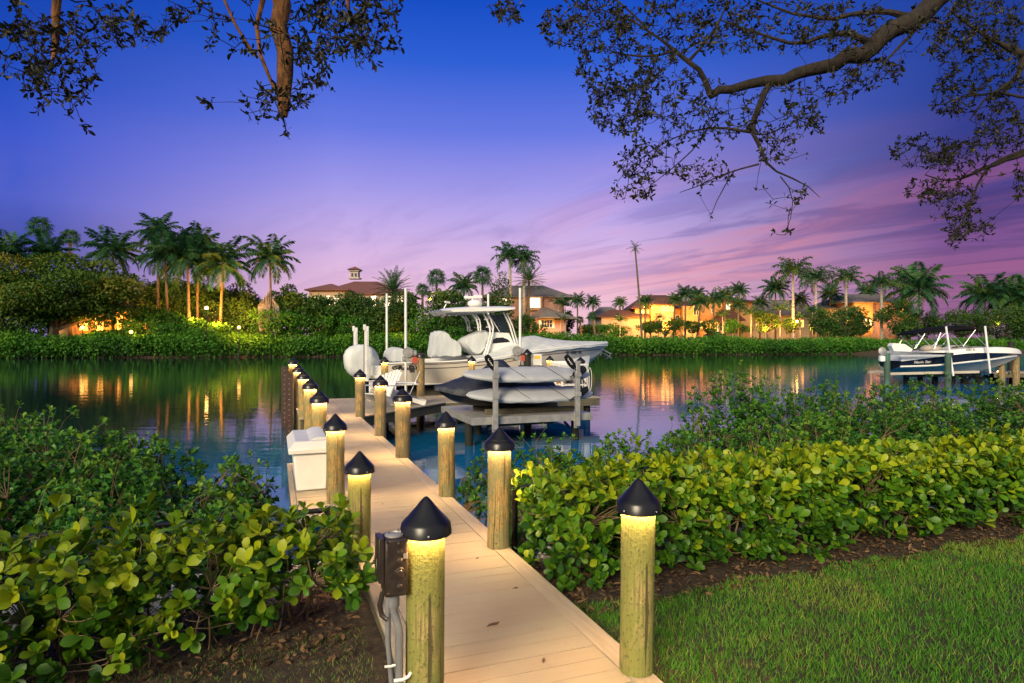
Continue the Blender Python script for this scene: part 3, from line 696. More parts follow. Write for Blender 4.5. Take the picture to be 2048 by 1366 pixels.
g = MB(); pp = profile([(880, 618), (886, 607), (889, 606)]); g.tube([(p[0], -.6, p[1]) for p in pp], .018, 6); g.tube([(pp[1][0]+.1, -.6, pp[1][1]-.0), (pp[1][0]-.1, -.7, pp[1][1]+.02)], .04, 6); g.build('spreader_light', M['white'], ht)
# outboard with its canvas cover
eng = MB(); ep = profile([(688, 728), (687, 712), (690, 700), (700, 693), (716, 689), (735, 690), (748, 698), (757, 712), (759, 726), (752, 745), (742, 756), (722, 758), (705, 754), (694, 744)], 20.2)
oo = puffy('outboard_cover', ep, -.72, .12, M['canvas'], boat, .62, .022, 9)
g = MB(); lp = profile([(712, 752), (742, 750), (745, 770), (738, 785), (718, 776)], 20.2); g.prism(lp, -.45, -.15); g.build('outboard_leg', M['navy'], boat, bevel=.03)
g = MB(); g.bb(-.75, .02, -.9, .5, .50, .62); g.bb(-.4, -.02, -.8, .4, .62, .95); g.build('engine_bracket', M['white'], boat, bevel=.02)
# shallow water anchors standing at the transom
for k, (px_, a_, y0_, lab) in enumerate(((711, 21.1, 652, ''), (733, 19.35, 649, ''))):
    b0, z1 = bz(px_, y0_, a_); x_ = b0-BB; g = MB(); z0 = .45
    g.bb(x_-.075, x_+.075, a_-BA-.03, a_-BA+.03, z0, z1-.06); g.bb(x_-.11, x_-.02, a_-BA-.04, a_-BA+.04, z1-.2, z1)
    sa = g.build('stake_anchor', M['pvc'], boat, bevel=.012)
    g = MB(); g.bb(x_-.095, x_-.078, a_-BA-.034, a_-BA+.02, z0, z1-.2)
    for j in range(38):
        zz = z0+.1+j*(z1-z0-.3)/38; g.box((x_+.045+(j % 2)*.016-.016, a_-BA-.032, zz), (.016, .006, .022))
    g.build('tooth_strip', M['blackmat'], sa)
# ------------------------------------------------------------------ boat lift: cradle, guide poles, motors
t = thing('boat_lift', 'boat lift with white guide poles and bunks holding the fishing boat', 'boat lift', D(0, BA, 0), TH)
for k, (b_, a_, zt) in enumerate(((2.26, 18.62, 3.60), (6.43, 18.62, 3.74), (2.26, 22.5, 3.7), (6.5, 22.5, 3.8))):
    g = MB(); g.tube([(b_, a_-BA, -.4), (b_, a_-BA, zt-.01)], .047, 14); g.tube([(b_, a_-BA, zt-.03), (b_, a_-BA, zt)], .052, 14); g.build('guide_pole', M['pvc'], t, smooth=True)
apart('cradle_beam', M['galv'], t, [lambda q: q.bb(2.0, 2.2, -1.95, 2.1, -.42, -.22), lambda q: q.bb(6.2, 6.4, -1.95, 2.1, -.42, -.22)], bevel=.01)
apart('bunk', M['tread'], t, [lambda q: q.bb(1.9, 7.0, -.75, -.6, -.2, .12), lambda q: q.bb(1.9, 7.0, .6, .75, -.2, .12)], bevel=.01)
for k, (b_, z0) in enumerate(((2.35, 1.12), (6.2, 1.15))):
    mt_ = thing('lift_motor', ('grey lift winch with a red cover plate on the stern side piling', 'grey lift winch with a red cover plate on the bow side piling')[k], 'winch motor', D(b_, 18.05, z0), TH, 'lift winch motors')
    g = MB(); g.bb(-.2, .2, -.12, .12, 0, .16); g.tube([(-.22, -.02, .28), (.14, -.02, .28)], .12, 14); g.tube([(-.3, 0, .1), (-.2, 0, .1)], .09, 12); g.build('winch_housing', M['galv'], mt_, bevel=.01)
    g = MB(); g.bb(-.02, .20, -.16, -.12, -.04, .17); g.build('cover_plate', M['red'], mt_, bevel=.01)
    g = MB(); g.lathe([(.17, -.03), (.17, .03)], (0, 0, 0), 18, True, True); pl = g.build('drive_pulley', M['galv'], mt_, smooth=True); pl.rotation_euler = (PI/2, 0, 0); pl.location = (-.16, -.14, .32)
    g = MB(); g.bb(-.1, .06, -.2, -.12, -.34, -.18); g.tube([(-.02, -.1, -.18), (.0, -.1, 0)], .012, 6); g.build('switch_box', M['blackmat'], mt_, bevel=.005)
t = thing('notice_sign', 'small pale sign with a yellow warning mark by the bow side lift winch', 'sign', D(6.85, 18.02, 1.16), TH)
g = MB(); g.bb(-.17, .17, -.02, .0, -.2, .2); g.build('sign_panel', M['white_paint'], t, bevel=.004)
g = MB(); g.bb(-.11, .11, -.024, -.021, .02, .13); g.build('warning_mark', pmat('yellow_mark', (.75, .5, .03), (.7, .45, .03), 3, .5), t)
g = MB(); g.bb(-.02, .02, 0, .03, -1.15, .2); g.build('sign_post', M['galv'], t)
# fish cleaning table
fb, _ = bz(1112, 722, 16.9); fb2, _ = bz(1168, 722, 16.9)
t = thing('fish_cleaning_table', 'white fish cleaning table with an open lower frame at the platform end', 'table', D((fb+fb2)/2, 16.9, 0), TH)
hw = (fb2-fb)/2
g = MB(); g.bb(-hw, hw, -.33, .33, .98, 1.03); g.bb(-hw-.03, -hw, -.35, .35, .96, 1.07); g.bb(-hw, hw, .31, .35, 1.03, 1.12); g.build('table_top', M['white'], t, bevel=.012)
for xx in (-hw+.1, hw-.1):
    for yy in (-.27, .27):
        g = MB(); g.bb(xx-.03, xx+.03, yy-.03, yy+.03, 0.004, .98); g.build('leg', M['white_paint'], t, bevel=.004)
g = MB(); g.bb(-hw+.13, hw-.13, -.3, .3, .30, .33); g.build('shelf', M['white_paint'], t, bevel=.004)
t = thing('garden_hose', 'white coiled water hose hanging beside the fish cleaning table', 'hose', D(fb2+.05, 16.6, .92), TH)
g = MB()
for k in range(4):
    pts = [(.06*k-.22+.055*math.sin(a2)*(1+.1*k), -.04*k, -.40-.03*(k % 3)+(.36+.03*(k % 2))*math.cos(a2)) for a2 in np.linspace(0, 2*PI, 22)]
    g.tube(pts, .009, 6, caps=False)
g.build('coils', M['white_paint'], t, smooth=True)

# ------------------------------------------------------------------ jet ski lift, jet ski, paddleboard rack
t = thing('jet_ski_lift', 'weathered aluminium lift platform on dark piles beside the walkway', 'lift platform', D(0, 0, 0), TH)
g = MB(); g.bb(2.5, 5.5, 11.47, 14.3, -.02, .0); g.bb(2.42, 5.58, 11.40, 11.47, -.17, .004); g.bb(2.42, 2.5, 11.47, 14.36, -.17, .004); g.bb(5.5, 5.58, 11.47, 14.36, -.17, .004); g.bb(2.5, 5.5, 14.3, 14.36, -.17, .004)
for k in range(3): g.bb(2.5, 5.5, 11.9+k*.9, 11.98+k*.9, -.15, -.02)
g.build('platform', M['galv'], t, bevel=.006)
apart('bunk_rail', M['tread'], t, [lambda q: q.bb(2.95, 5.35, 12.0, 12.1, .004, .13), lambda q: q.bb(2.95, 5.35, 13.0, 13.1, .004, .13)], bevel=.01)
for (b_, a_) in ((2.55, 12.1), (3.35, 13.9), (4.55, 13.2), (5.38, 12.0)):
    g = MB(); g.lathe([(.105, -2.6), (.10, -.20)], (b_, a_, 0), 16, capt=True); g.build('pile', M['pile_dark'], t, smooth=True)
apart('lift_brace', M['blackmat'], t, [lambda q: q.bb(3.2, 4.9, 12.3, 12.42, -.34, -.19), lambda q: q.beam((5.3, 12.2, -.42), (4.9, 11.6, -.22), .05, .05), lambda q: q.beam((3.0, 12.2, -.42), (2.9, 11.6, -.22), .05, .05)])

js = thing('jet_ski', 'jet ski under a fitted navy cover on the aluminium lift', 'jet ski', D(3.55, 12.75, .0), TH)
# nose points to -x ; stations x: sheer z, half width, keel z
JX = [-1.66, -1.5, -1.2, -.7, 0, .7, 1.35, 1.55]
JW = [.03, .22, .42, .58, .62, .62, .58, .52]; JZ = [.66, .64, .58, .52, .48, .44, .42, .42]; JK = [.60, .46, .28, .16, .12, .12, .14, .16]; JT = [.68, .74, .84, 1.0, 1.28, 1.02, .80, .66]
g = MB(); ss = []
for i in range(31):
    x_ = -1.66+3.21*i/30; w_, s_, k_ = smoothi(x_, JX, JW), smoothi(x_, JX, JZ), smoothi(x_, JX, JK); w_ = max(.02, w_)
    ss.append([(x_, -w_, s_), (x_, -w_*.93, (s_+k_)/2+.03), (x_, -w_*.6, k_+.05), (x_, 0, k_), (x_, w_*.6, k_+.05), (x_, w_*.93, (s_+k_)/2+.03), (x_, w_, s_)])
g.loft(ss, cap0=True, cap1=True); g.build('hull', M['black'], js, smooth=True)
g = MB(); ss = []
for i in range(37):
    x_ = -1.70+3.3*i/36; w_, s_ = max(.03, smoothi(x_, JX, JW)+.03), smoothi(x_, JX, JZ)
    tz = smoothi(x_, [-1.7, -1.3, -.9, -.45, -.15, .1, .35, .6, 1.0, 1.4, 1.6], [.68, .80, .93, 1.10, 1.30, 1.34, 1.12, 1.06, .98, .84, .60]); row = []
    for j in range(13):
        u_ = -1+2*j/12; zz = s_+(tz-s_)*(1-abs(u_)**1.6)**.8+.012*math.sin(x_*9+j*1.7)*(1-abs(u_))
        row.append((x_, w_*u_, zz))
    row = [(x_, -w_, s_-.10-.02*math.sin(x_*4))]+row+[(x_, w_, s_-.10)]; ss.append(row)
g.loft(ss, cap0=True, cap1=True); g.build('fitted_cover', M['navy_cover'], js, smooth=True)
g = MB()
for k in range(9): g.box((-.05+.06*k-.0, -.50-.0, .845), (.038, .01, .026+.008*(k % 3)), Matrix.Rotation(R(-35), 3, 'X'))
g.build('cover_logo', M['white_paint'], js)

for k, (px_, top, bot) in enumerate(((991, 722, 860), (1155, 722, 852))):
    b_, zt = bz(px_, top, 11.30); _, zb = bz(px_, bot, 11.30)
    if k == 0:
        rack = thing('paddleboard_rack', 'two post aluminium rack clamped to the lift, carrying the paddleboards', 'rack', D(0, 11.30, 0), TH); rb = b_
    g = MB(); g.bb(b_-.055, b_+.055, -.05, .05, zb, zt); g.bb(b_-.062, b_+.062, .05, .09, -.35, .05); pst = g.build('post', M['galv'], rack, bevel=.006)
    g = MB()
    for zz in (.84, .37, ):
        g.beam((b_+.0, .05, zz), (b_, .80, zz+.10), .05, .05); g.tube([(b_, .80, zz+.08), (b_, .84, zz+.25)], .025, 8)
    for zz in (.98, .5): g.bb(b_-.075, b_+.075, -.07, .0, zz-.05, zz+.05)
    g.build('arms', M['galv'], pst, bevel=.004)
    rb2 = b_
def sup(px0, px1, yc, a, label, tailtip=0):
    b0, z0 = bz(px0, yc, a); b1, z1 = bz(px1, yc, a); Ls = b1-b0; zc = (z0+z1)/2
    t = thing('paddleboard', label, 'paddleboard', D((b0+b1)/2, a, zc), TH, 'covered paddleboards on the rack')
    g = MB(); ss = []; n_ = 44
    for i in range(n_+1):
        t_ = i/n_; s_ = math.sin(PI*t_) if False else 1
        prof_ = (max(0.0, 1-abs(2*t_-1)**(2.3 if t_ < .5 else 2.8)))**.62
        hw_ = max(.012, .40*prof_); th = max(.012, .10*prof_**.5); x_ = -Ls/2+Ls*t_; rock = .05*(abs(2*t_-1))**2.5*(-.2 if t_ > .5 else .8)
        row = []
        for j in range(20):
            an = 2*PI*j/20; cy = math.cos(an); sy = math.sin(an)
            row.append((x_, hw_*math.copysign(abs(cy)**.75, cy), rock+th*math.copysign(abs(sy)**.75, sy)+.006*math.sin(x_*8+j)))
        ss.append(row)
    g.loft(ss, closed=True, cap0=True, cap1=True); o = g.build('zip_cover', M['sup_cover'], t, smooth=True); o.rotation_euler = (R(21), 0, 0)
    g = MB()
    for xx in (-.62, .36):
        t_ = xx/Ls+.5; hw_ = .40*(1-abs(2*t_-1)**2.5)**.62; th = .10
        g.tube([(xx+.05*j2+.0, (hw_+.004)*math.copysign(abs(math.cos(an))**.75, math.cos(an)), .004+(th+.004)*math.copysign(abs(math.sin(an))**.75, math.sin(an))) for j2, an in enumerate(np.linspace(PI*.02, PI*1.2, 13))], .006, 5)
    q_ = g.build('seam_strap', M['blackmat'], o)
    return t
sup(924, 1180, 749, 11.78, 'upper grey covered paddleboard on the rack, over the navy covered jet ski')
sup(932, 1186, 789, 11.78, 'lower grey covered paddleboard on the rack, just above the lift platform')
def paddle(p0, p1, label, logo=False):
    p0 = Vector(p0); p1 = Vector(p1); t = thing('paddle', label, 'paddle', p0, TH, 'black paddles on the rack')
    Rz = Matrix.Rotation(-TH, 3, 'Z'); d = Rz @ (p1-p0); Lp = d.length; d.normalize()
    sd = Vector((d.z, 0, -d.x)).normalized(); nr = d.cross(sd)
    g = MB(); ss = []
    for i in range(13):
        t_ = i/12; w_ = .095*(math.sin(PI*min(1, .12+t_*.80))**.5); c_ = d*(.42*t_)
        ss.append([c_+sd*w_-nr*.006, c_+nr*.012, c_-sd*w_-nr*.006, c_-nr*.014])
    g.loft(ss, closed=True, cap0=True, cap1=True); g.build('blade', M['black'], t, smooth=True)
    g = MB(); g.tube([d*.35, d*Lp], .016, 8); g.build('shaft', M['blackmat'], t, smooth=True)
    if logo:
        g = MB()
        for k in range(7): g.box(d*(.10+.03*k)-nr*.018+sd*(.012*(k % 2)), (.018, .012, .022))
        g.build('blade_mark', M['white_paint'], t)
def pz(px, py, a): b_, z_ = bz(px, py, a); return D(b_, a, z_)
paddle(pz(972, 711, 11.24), pz(1003, 760, 11.30), 'black paddle leaning left on the left rack post', True)
paddle(pz(1131, 711, 11.24), pz(1172, 768, 11.30), 'black paddle leaning left on the right rack post', True)
paddle(pz(1172, 737, 11.45), pz(1140, 754, 11.4), 'black paddle blade poking out right of the rack between the two paddleboards, higher one')
paddle(pz(1176, 776, 11.45), pz(1140, 800, 11.4), 'black paddle blade poking out right of the rack beside the lower paddleboard')

# ------------------------------------------------------------------ neighbour's bowrider on its lift
BD = 36.5
def w2(px, py, d=BD): p = P(px, py, d); return p.x, p.z
x0, _ = w2(1779, 700); x1, _ = w2(2042, 700); bl = x1-x0
b2 = thing('bowrider_boat', 'black and white bowrider boat with a black bimini top on its lift', 'boat', (x0, BD, 0), 0)
def l2(px, py, dy=0): p = P(px, py, BD+dy); return p.x-x0, p.z
SX2 = [0, .25*bl, .5*bl, .7*bl, .85*bl, .95*bl, bl]
Z = lambda y_: CAMZ-(y_-683)/F*BD
SHW2 = [1.1, 1.2, 1.2, 1.05, .75, .35, .03]; SHZ2 = [Z(721), Z(712.5), Z(705), Z(704.5), Z(705.5), Z(706.5), Z(707.5)]
CHW2 = [1.0, 1.05, 1.02, .82, .45, .16, .02]; CHZ2 = [Z(731), Z(728.5), Z(722), Z(717), Z(713), Z(710.5), Z(709)]; KLZ2 = [Z(742), Z(743), Z(743), Z(740), Z(730), Z(718), Z(709)]
sc2 = hull_sections(SX2, SHW2, SHZ2, CHW2, CHZ2, KLZ2, 36)
g = MB(); g.loft([s_[4:9] for s_ in sc2]); g.build('bottom', M['beige'], b2, smooth=True)
g = MB(); g.loft([s_[0:5] for s_ in sc2]); g.loft([s_[8:13] for s_ in sc2]); 
g.add([sc2[0][j] for j in range(13)], [tuple(range(13))]); hl = g.build('hull_sides', M['navy'], b2, smooth=True)
g = MB()
for sd in (-1, 1): g.tube([(s_[6][0], sd*(smoothi(s_[0][0], SX2, CHW2)+.02), smoothi(s_[0][0], SX2, CHZ2)-.02) for s_ in sc2[:-2]], .05, 6)
g.build('chine_strip', M['white'], b2, smooth=True)
g = MB(); dk = []
for i in range(37):
    x_ = bl*i/36; sw, sz = smoothi(x_, SX2, SHW2), smoothi(x_, SX2, SHZ2); zt = smoothi(x_, SX2, [Z(712), Z(702), Z(697), Z(694.5), Z(695.5), Z(699), Z(704)])
    dk.append([(x_, -sw-.015, sz-.02), (x_, -sw*.96, zt), (x_, -max(0, sw-.35), zt+.03), (x_, 0, zt-.02), (x_, max(0, sw-.35), zt+.03), (x_, sw*.96, zt), (x_, sw+.015, sz-.02)])
g.loft(dk, cap0=True); g.build('deck', M['white'], b2, smooth=True)
text('Nautic Star', M['white_paint'], hl, (.65, -1.175, Z(725.5)), .21, (R(90), R(-2), R(1)), .004, .35)
text('6581 FL', M['black'], hl, (l2(1902, 699)[0], -1.235, Z(700.5)), .16, (R(84), 0, R(-3)), .004)
g = MB(); cx_, cz_ = l2(1903, 693); g.loft([[(cx_-.9, yy, Z(698)), (cx_-.3, yy, Z(690)), (cx_+.1, yy, Z(690)), (cx_+.9, yy, Z(697))] for yy in (-.9, -.3)]); g.loft([[(cx_-.9, yy, Z(698)), (cx_-.3, yy, Z(690)), (cx_+.1, yy, Z(690)), (cx_+.9, yy, Z(697))] for yy in (.3, .9)]); g.build('windscreen', M['white'], b2, smooth=True)
g = MB(); ox, oz = l2(1802, 700); g.loft([[(ox-.55, yy*s_, oz+.40), (ox+.1, yy*s_, oz+.34), (ox+.55, yy*s_, oz+.05), (ox+.4, yy*s_, oz-.15), (ox-.5, yy*s_, oz-.1), (ox-.68, yy*s_, oz+.25)] for yy, s_ in ((-.3, .7), (-.2, 1), (.2, 1), (.3, .7))], closed=True, cap0=True, cap1=True); g.build('outboard_motor', M['pvc'], b2, smooth=True)
g = MB(); ex, ez = l2(1862, 697); g.ell((ex, 0, ez), (.55, .6, .22), 14, 8); g.build('seat_cushion', M['beige'], b2, smooth=True)
bm = MB(); ss = []
for (px_, py_) in ((1813, 666.5), (1822, 662), (1840, 658.5), (1866, 655), (1890, 652.5), (1910, 651), (1926, 653), (1931, 659)):
    xx, zz = l2(px_, py_); ss.append([(xx, yy, zz-.14*abs(yy)**3*.5) for yy in (-.85, -.7, -.4, 0, .4, .7, .85)])
bm.loft(ss); ss2 = [[(p[0], p[1], p[2]-.10-.1*math.sin(PI*i/7)) for p in s_] for i, s_ in enumerate(ss)]; bm.loft(ss2)
bm.loft([[s_[0] for s_ in ss], [s_[0] for s_ in ss2]]); bm.loft([[s_[-1] for s_ in ss], [s_[-1] for s_ in ss2]]); bm.loft([ss[0], ss2[0]]); bm.loft([ss[-1], ss2[-1]])
bim = bm.build('bimini_top', M['bimini'], b2, smooth=True)
BS = {1: MB(), -1: MB()}
for (p_, q_) in (((1816, 668), (1847, 697)), ((1874, 663), (1845, 692)), ((1861, 666), (1848, 698)), ((1871, 668), (1900, 697)), ((1929, 660), (1905, 692)), ((1925, 668), (1952, 694)), ((1830, 668), (1812, 696))):
    for yy in (-.87, .87):
        a1 = l2(*p_); a2 = l2(*q_); BS[1 if yy > 0 else -1].tube([(a1[0], yy, a1[1]), (a2[0], yy, a2[1])], .02, 6)
BS[1].build('bimini_frame', M['alu'], bim); BS[-1].build('bimini_frame', M['alu'], bim)
t = thing('right_boat_lift'.replace('right_', 'small_'), 'boat lift with grey beams and white guide poles holding the bowrider', 'boat lift', (0, BD-1.7, 0), 0)
dd = BD-1.7
g = MB(); a1 = P(1765, 703, dd); a2 = P(1905, 708, dd); g.beam((a1.x, 0, a1.z), (a2.x, 0, a2.z), .2, .10); g.bb(a1.x, a2.x, -.1, .1, a1.z-.2, a1.z-.06); g.build('top_beam', M['alu'], t, bevel=.01)
g = MB(); g.lathe([(.02, -.06), (.2, -.05), (.22, .02), (.12, .07)], (0, 0, 0), 16, True, True); o = g.build('winch', M['galv'], t, smooth=True); pp = P(1762, 702, dd); o.location = (pp.x, -.12, pp.z); o.rotation_euler = (PI/2, 0, 0)
g = MB(); pp = P(1762, 717, dd); g.bb(pp.x-.13, pp.x+.13, -.2, .0, pp.z-.16, pp.z+.14); g.build('counterweight', M['white'], t, bevel=.03)
for (px_, mt_) in ((1774, 'pile_dark'), (1896, 'pile_dark')):
    g = MB(); pp = P(px_, 706, dd); g.lathe([(.17, -2.6), (.16, pp.z)], (pp.x, .0, 0), 16, capt=True); g.build('pile', pmat('green_pile', (.05, .12, .09), (.03, .05, .03), 1.5, .8), t, smooth=True)
g = MB(); a1 = P(1780, 748, dd+.3); a2 = P(1962, 744, dd+.3); apart('bunk', M['beige'], t, [lambda q: q.beam((a1.x, .5, a1.z), (a2.x, .5, a2.z), .2, .14), lambda q: q.beam((a1.x, 2.4, a1.z), (a2.x, 2.4, a2.z), .2, .14)], bevel=.01)
for (px0_, y0_, px1_, y1_, off) in ((1892, 653, 1899, 700, 0), (1970, 652, 1975, 697, .2), (1872, 670, 1872, 697, 3.4)):
    a1 = P(px0_, y0_, dd+off); a2 = P(px1_, y1_, dd+off); g = MB(); g.tube([(a2.x+(a2.x-a1.x)*1.1, off, a2.z-(a1.z-a2.z)*1.1), (a1.x, off, a1.z)], .055, 10); g.build('guide_pole', M['pvc'], t, smooth=True)
# neighbour dock
nd = thing('neighbour_dock', 'weathered side dock on dark crossed piles behind the bowrider', 'dock', (0, 0, 0), 0)
dx0 = P(1962, 742, 38).x; dz0 = -.02
g = MB(); g.bb(dx0, dx0+40, 37.0, 39.2, dz0-.05, dz0+.0); g.bb(dx0-4.4, dx0, 38.2, 39.2, dz0-.05, dz0)
g.build('deck_boards', M['deck_border'], nd, bevel=.01)
g = MB(); g.bb(dx0, dx0+40, 36.95, 37.0, dz0-.28, dz0-.03); g.bb(dx0-4.4, dx0, 38.1, 38.2, dz0-.3, dz0-.03); g.build('fascia', M['tread'], nd, bevel=.01)
g = MB()
for (px_, yy) in ((1905, 38.3), (1927, 38.3), (1955, 38.3), (1985, 38.3), (1840, 38.8), (1812, 38.8), (2000, 37.2), (2030, 37.2), (2042, 38.9), (1870, 38.8)):
    xx = P(px_, 700, yy).x; g = MB(); g.lathe([(.16, -2.6), (.15, dz0-.05)], (xx, yy, 0), 12, capt=True); g.build('pile', M['pile_dark'], nd, smooth=True)
g = MB()
for k in range(3):
    xa = P(1918+k*26, 700, 38.2).x; xb = P(1944+k*26, 700, 38.2).x; g.beam((xa, 38.1, -.25), (xb, 38.1, -1.0), .08, .16); g.beam((xa, 38.15, -1.0), (xb, 38.15, -.25), .08, .16)
g.build('cross_braces', M['pile_dark'], nd, smooth=False)
for i, (px_, top, yy, ht_, lb) in enumerate(((2022, 683, 39.3, 'pile_dark', 'square topped dark piling behind the bow of the bowrider'), (2032, 708, 36.9, 'pile_brown', 'tan piling in front of the neighbour dock at the right edge'), (2003, 727, 36.9, 'pile_brown', 'short tan piling under the bow of the bowrider'))):
    pp = P(px_, top, yy); t = thing('mooring_piling', lb, 'piling', (pp.x, yy, 0), 0); g = MB(); g.lathe([(.2, -2.6), (.17, pp.z)], (0, 0, 0), 16, capt=True); g.build('wooden_pile', M[ht_], t, smooth=True)
for i, (px_, py_, lb) in enumerate(((1994, 743, 'small lit dock lamp under the bow of the bowrider'), (2026, 742, 'small lit dock lamp at the right edge on the neighbour dock'))):
    pp = P(px_, py_, 37.2); t = thing('dock_lamp', lb, 'lamp', (pp.x, 37.15, dz0), 0, 'neighbour dock lamps')
    g = MB(); g.tube([(0, 0, 0), (0, 0, .1)], .03, 8); g.build('lamp_body', M['blackmat'], t); g = MB(); g.ell((0, -.05, .08), (.05, .05, .04), 10, 6); g.build('bulb', emat('small_bulb', (1, .6, .2), 60), t, smooth=True)
    bulb(t, (0, -.22, .14), 14, (1, .6, .22), .05)
# ------------------------------------------------------------------ leaves
def leaf_template(kind):
    if kind == 'paddle':      # obovate, folded along the midrib
        t = np.array([0, .12, .38, .66, .88, 1.0]); w = np.array([.04, .07, .20, .30, .22, .05]); dz = np.array([0, .01, .02, .0, -.05, -.09])
        V = []; 
        for i in range(6): V += [(t[i], -w[i], dz[i]+.22*w[i]), (t[i], 0, dz[i]), (t[i], w[i], dz[i]+.22*w[i])]
        Fq = []
        for i in range(5): Fq += [(3*i, 3*i+3, 3*i+4, 3*i+1), (3*i+1, 3*i+4, 3*i+5, 3*i+2)]
        return np.array(V), np.array(Fq)
    if kind == 'oval':
        V = [(0, 0, 0), (.35, -.2, .05), (.35, .2, .05), (.5, 0, -.0), (.75, -.17, .02), (.75, .17, .02), (1, 0, -.10)]
        Fq = [(0, 1, 3, 2), (1, 4, 6, 3), (2, 3, 6, 5)]
        return np.array(V), np.array(Fq)
    if kind == 'rhomb':
        V = [(0, 0, 0), (.5, -.28, .06), (1, 0, -.06), (.5, .28, .06)]
        return np.array(V), np.array([(0, 1, 2, 3)])
    if kind == 'blade':
        V = [(0, -.5, 0), (0, .5, 0), (.55, .38, .04), (.55, -.38, .04), (1, .05, .25), (1, -.05, .25)]
        return np.array(V), np.array([(0, 3, 2, 1), (3, 5, 4, 2)])
def norm(a): return a/np.maximum(1e-9, np.linalg.norm(a, axis=-1, keepdims=True))
def leaves(name, kind, pos, dirs, ups, size, mat, parent, tint, width=1.0):
    V0, F0 = leaf_template(kind); N = len(pos)
    dx = norm(dirs); dy = norm(np.cross(ups, dx)); dz = np.cross(dx, dy); size = np.broadcast_to(size, (N,))
    V0 = V0*np.array([1, width, 1])
    V = pos[:, None, :]+size[:, None, None]*(V0[None, :, 0:1]*dx[:, None, :]+V0[None, :, 1:2]*dy[:, None, :]+V0[None, :, 2:3]*dz[:, None, :])
    Fc = (F0[None]+np.arange(N)[:, None, None]*len(V0))
    return mesh_np(name, V.reshape(-1, 3), Fc.reshape(-1), 4, mat, parent, smooth=(kind == 'paddle'), tint=np.repeat(np.clip(tint, 0, 1), len(V0)))
def rosettes(tips, dirs, n, spread, rng, size, tintbase, jit=.3):
    """n leaves round every tip"""
    N = len(tips); k = np.arange(n); ang = (k*2.4)[None]+rng.uniform(0, 6.28, (N, 1))
    d = norm(dirs); a = norm(np.cross(d, np.array([.31, .2, .93]))); b = np.cross(d, a)
    el = spread*(.45+.75*k/max(1, n-1))[None]+rng.normal(0, .16, (N, n))
    rad = np.cos(ang)[..., None]*a[:, None]+np.sin(ang)[..., None]*b[:, None]
    ld = np.cos(el)[..., None]*d[:, None]+np.sin(el)[..., None]*rad+rng.normal(0, jit*.3, (N, n, 3))
    up = d[:, None]+rng.normal(0, .25, (N, n, 3))-.0*rad
    back = (k/n)[None, :, None]*(size*.55)
    pos = tips[:, None]-d[:, None]*back
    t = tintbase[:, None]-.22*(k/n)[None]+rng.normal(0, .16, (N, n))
    s = size*rng.uniform(.5, 1.2, (N, n)); t = t+(rng.random((N, n)) < .02)*.6
    return pos.reshape(-1, 3), ld.reshape(-1, 3), up.reshape(-1, 3), s.ravel(), t.ravel()
def stems_mesh(name, segs, mat, parent, n=5):
    g = MB()
    for pts, r0, r1 in segs:
        k = len(pts); g.tube(pts, [r0+(r1-r0)*i/(k-1) for i in range(k)], n, caps=False)
    return g.build(name, mat, parent, smooth=True)
def bent(p, q, rng, w=.06, n=5):
    p = np.array(p, float); q = np.array(q, float); L_ = np.linalg.norm(q-p); o = rng.normal(0, w*L_, 3)
    return [tuple(p+(q-p)*t+o*math.sin(PI*t)) for t in np.linspace(0, 1, n)]

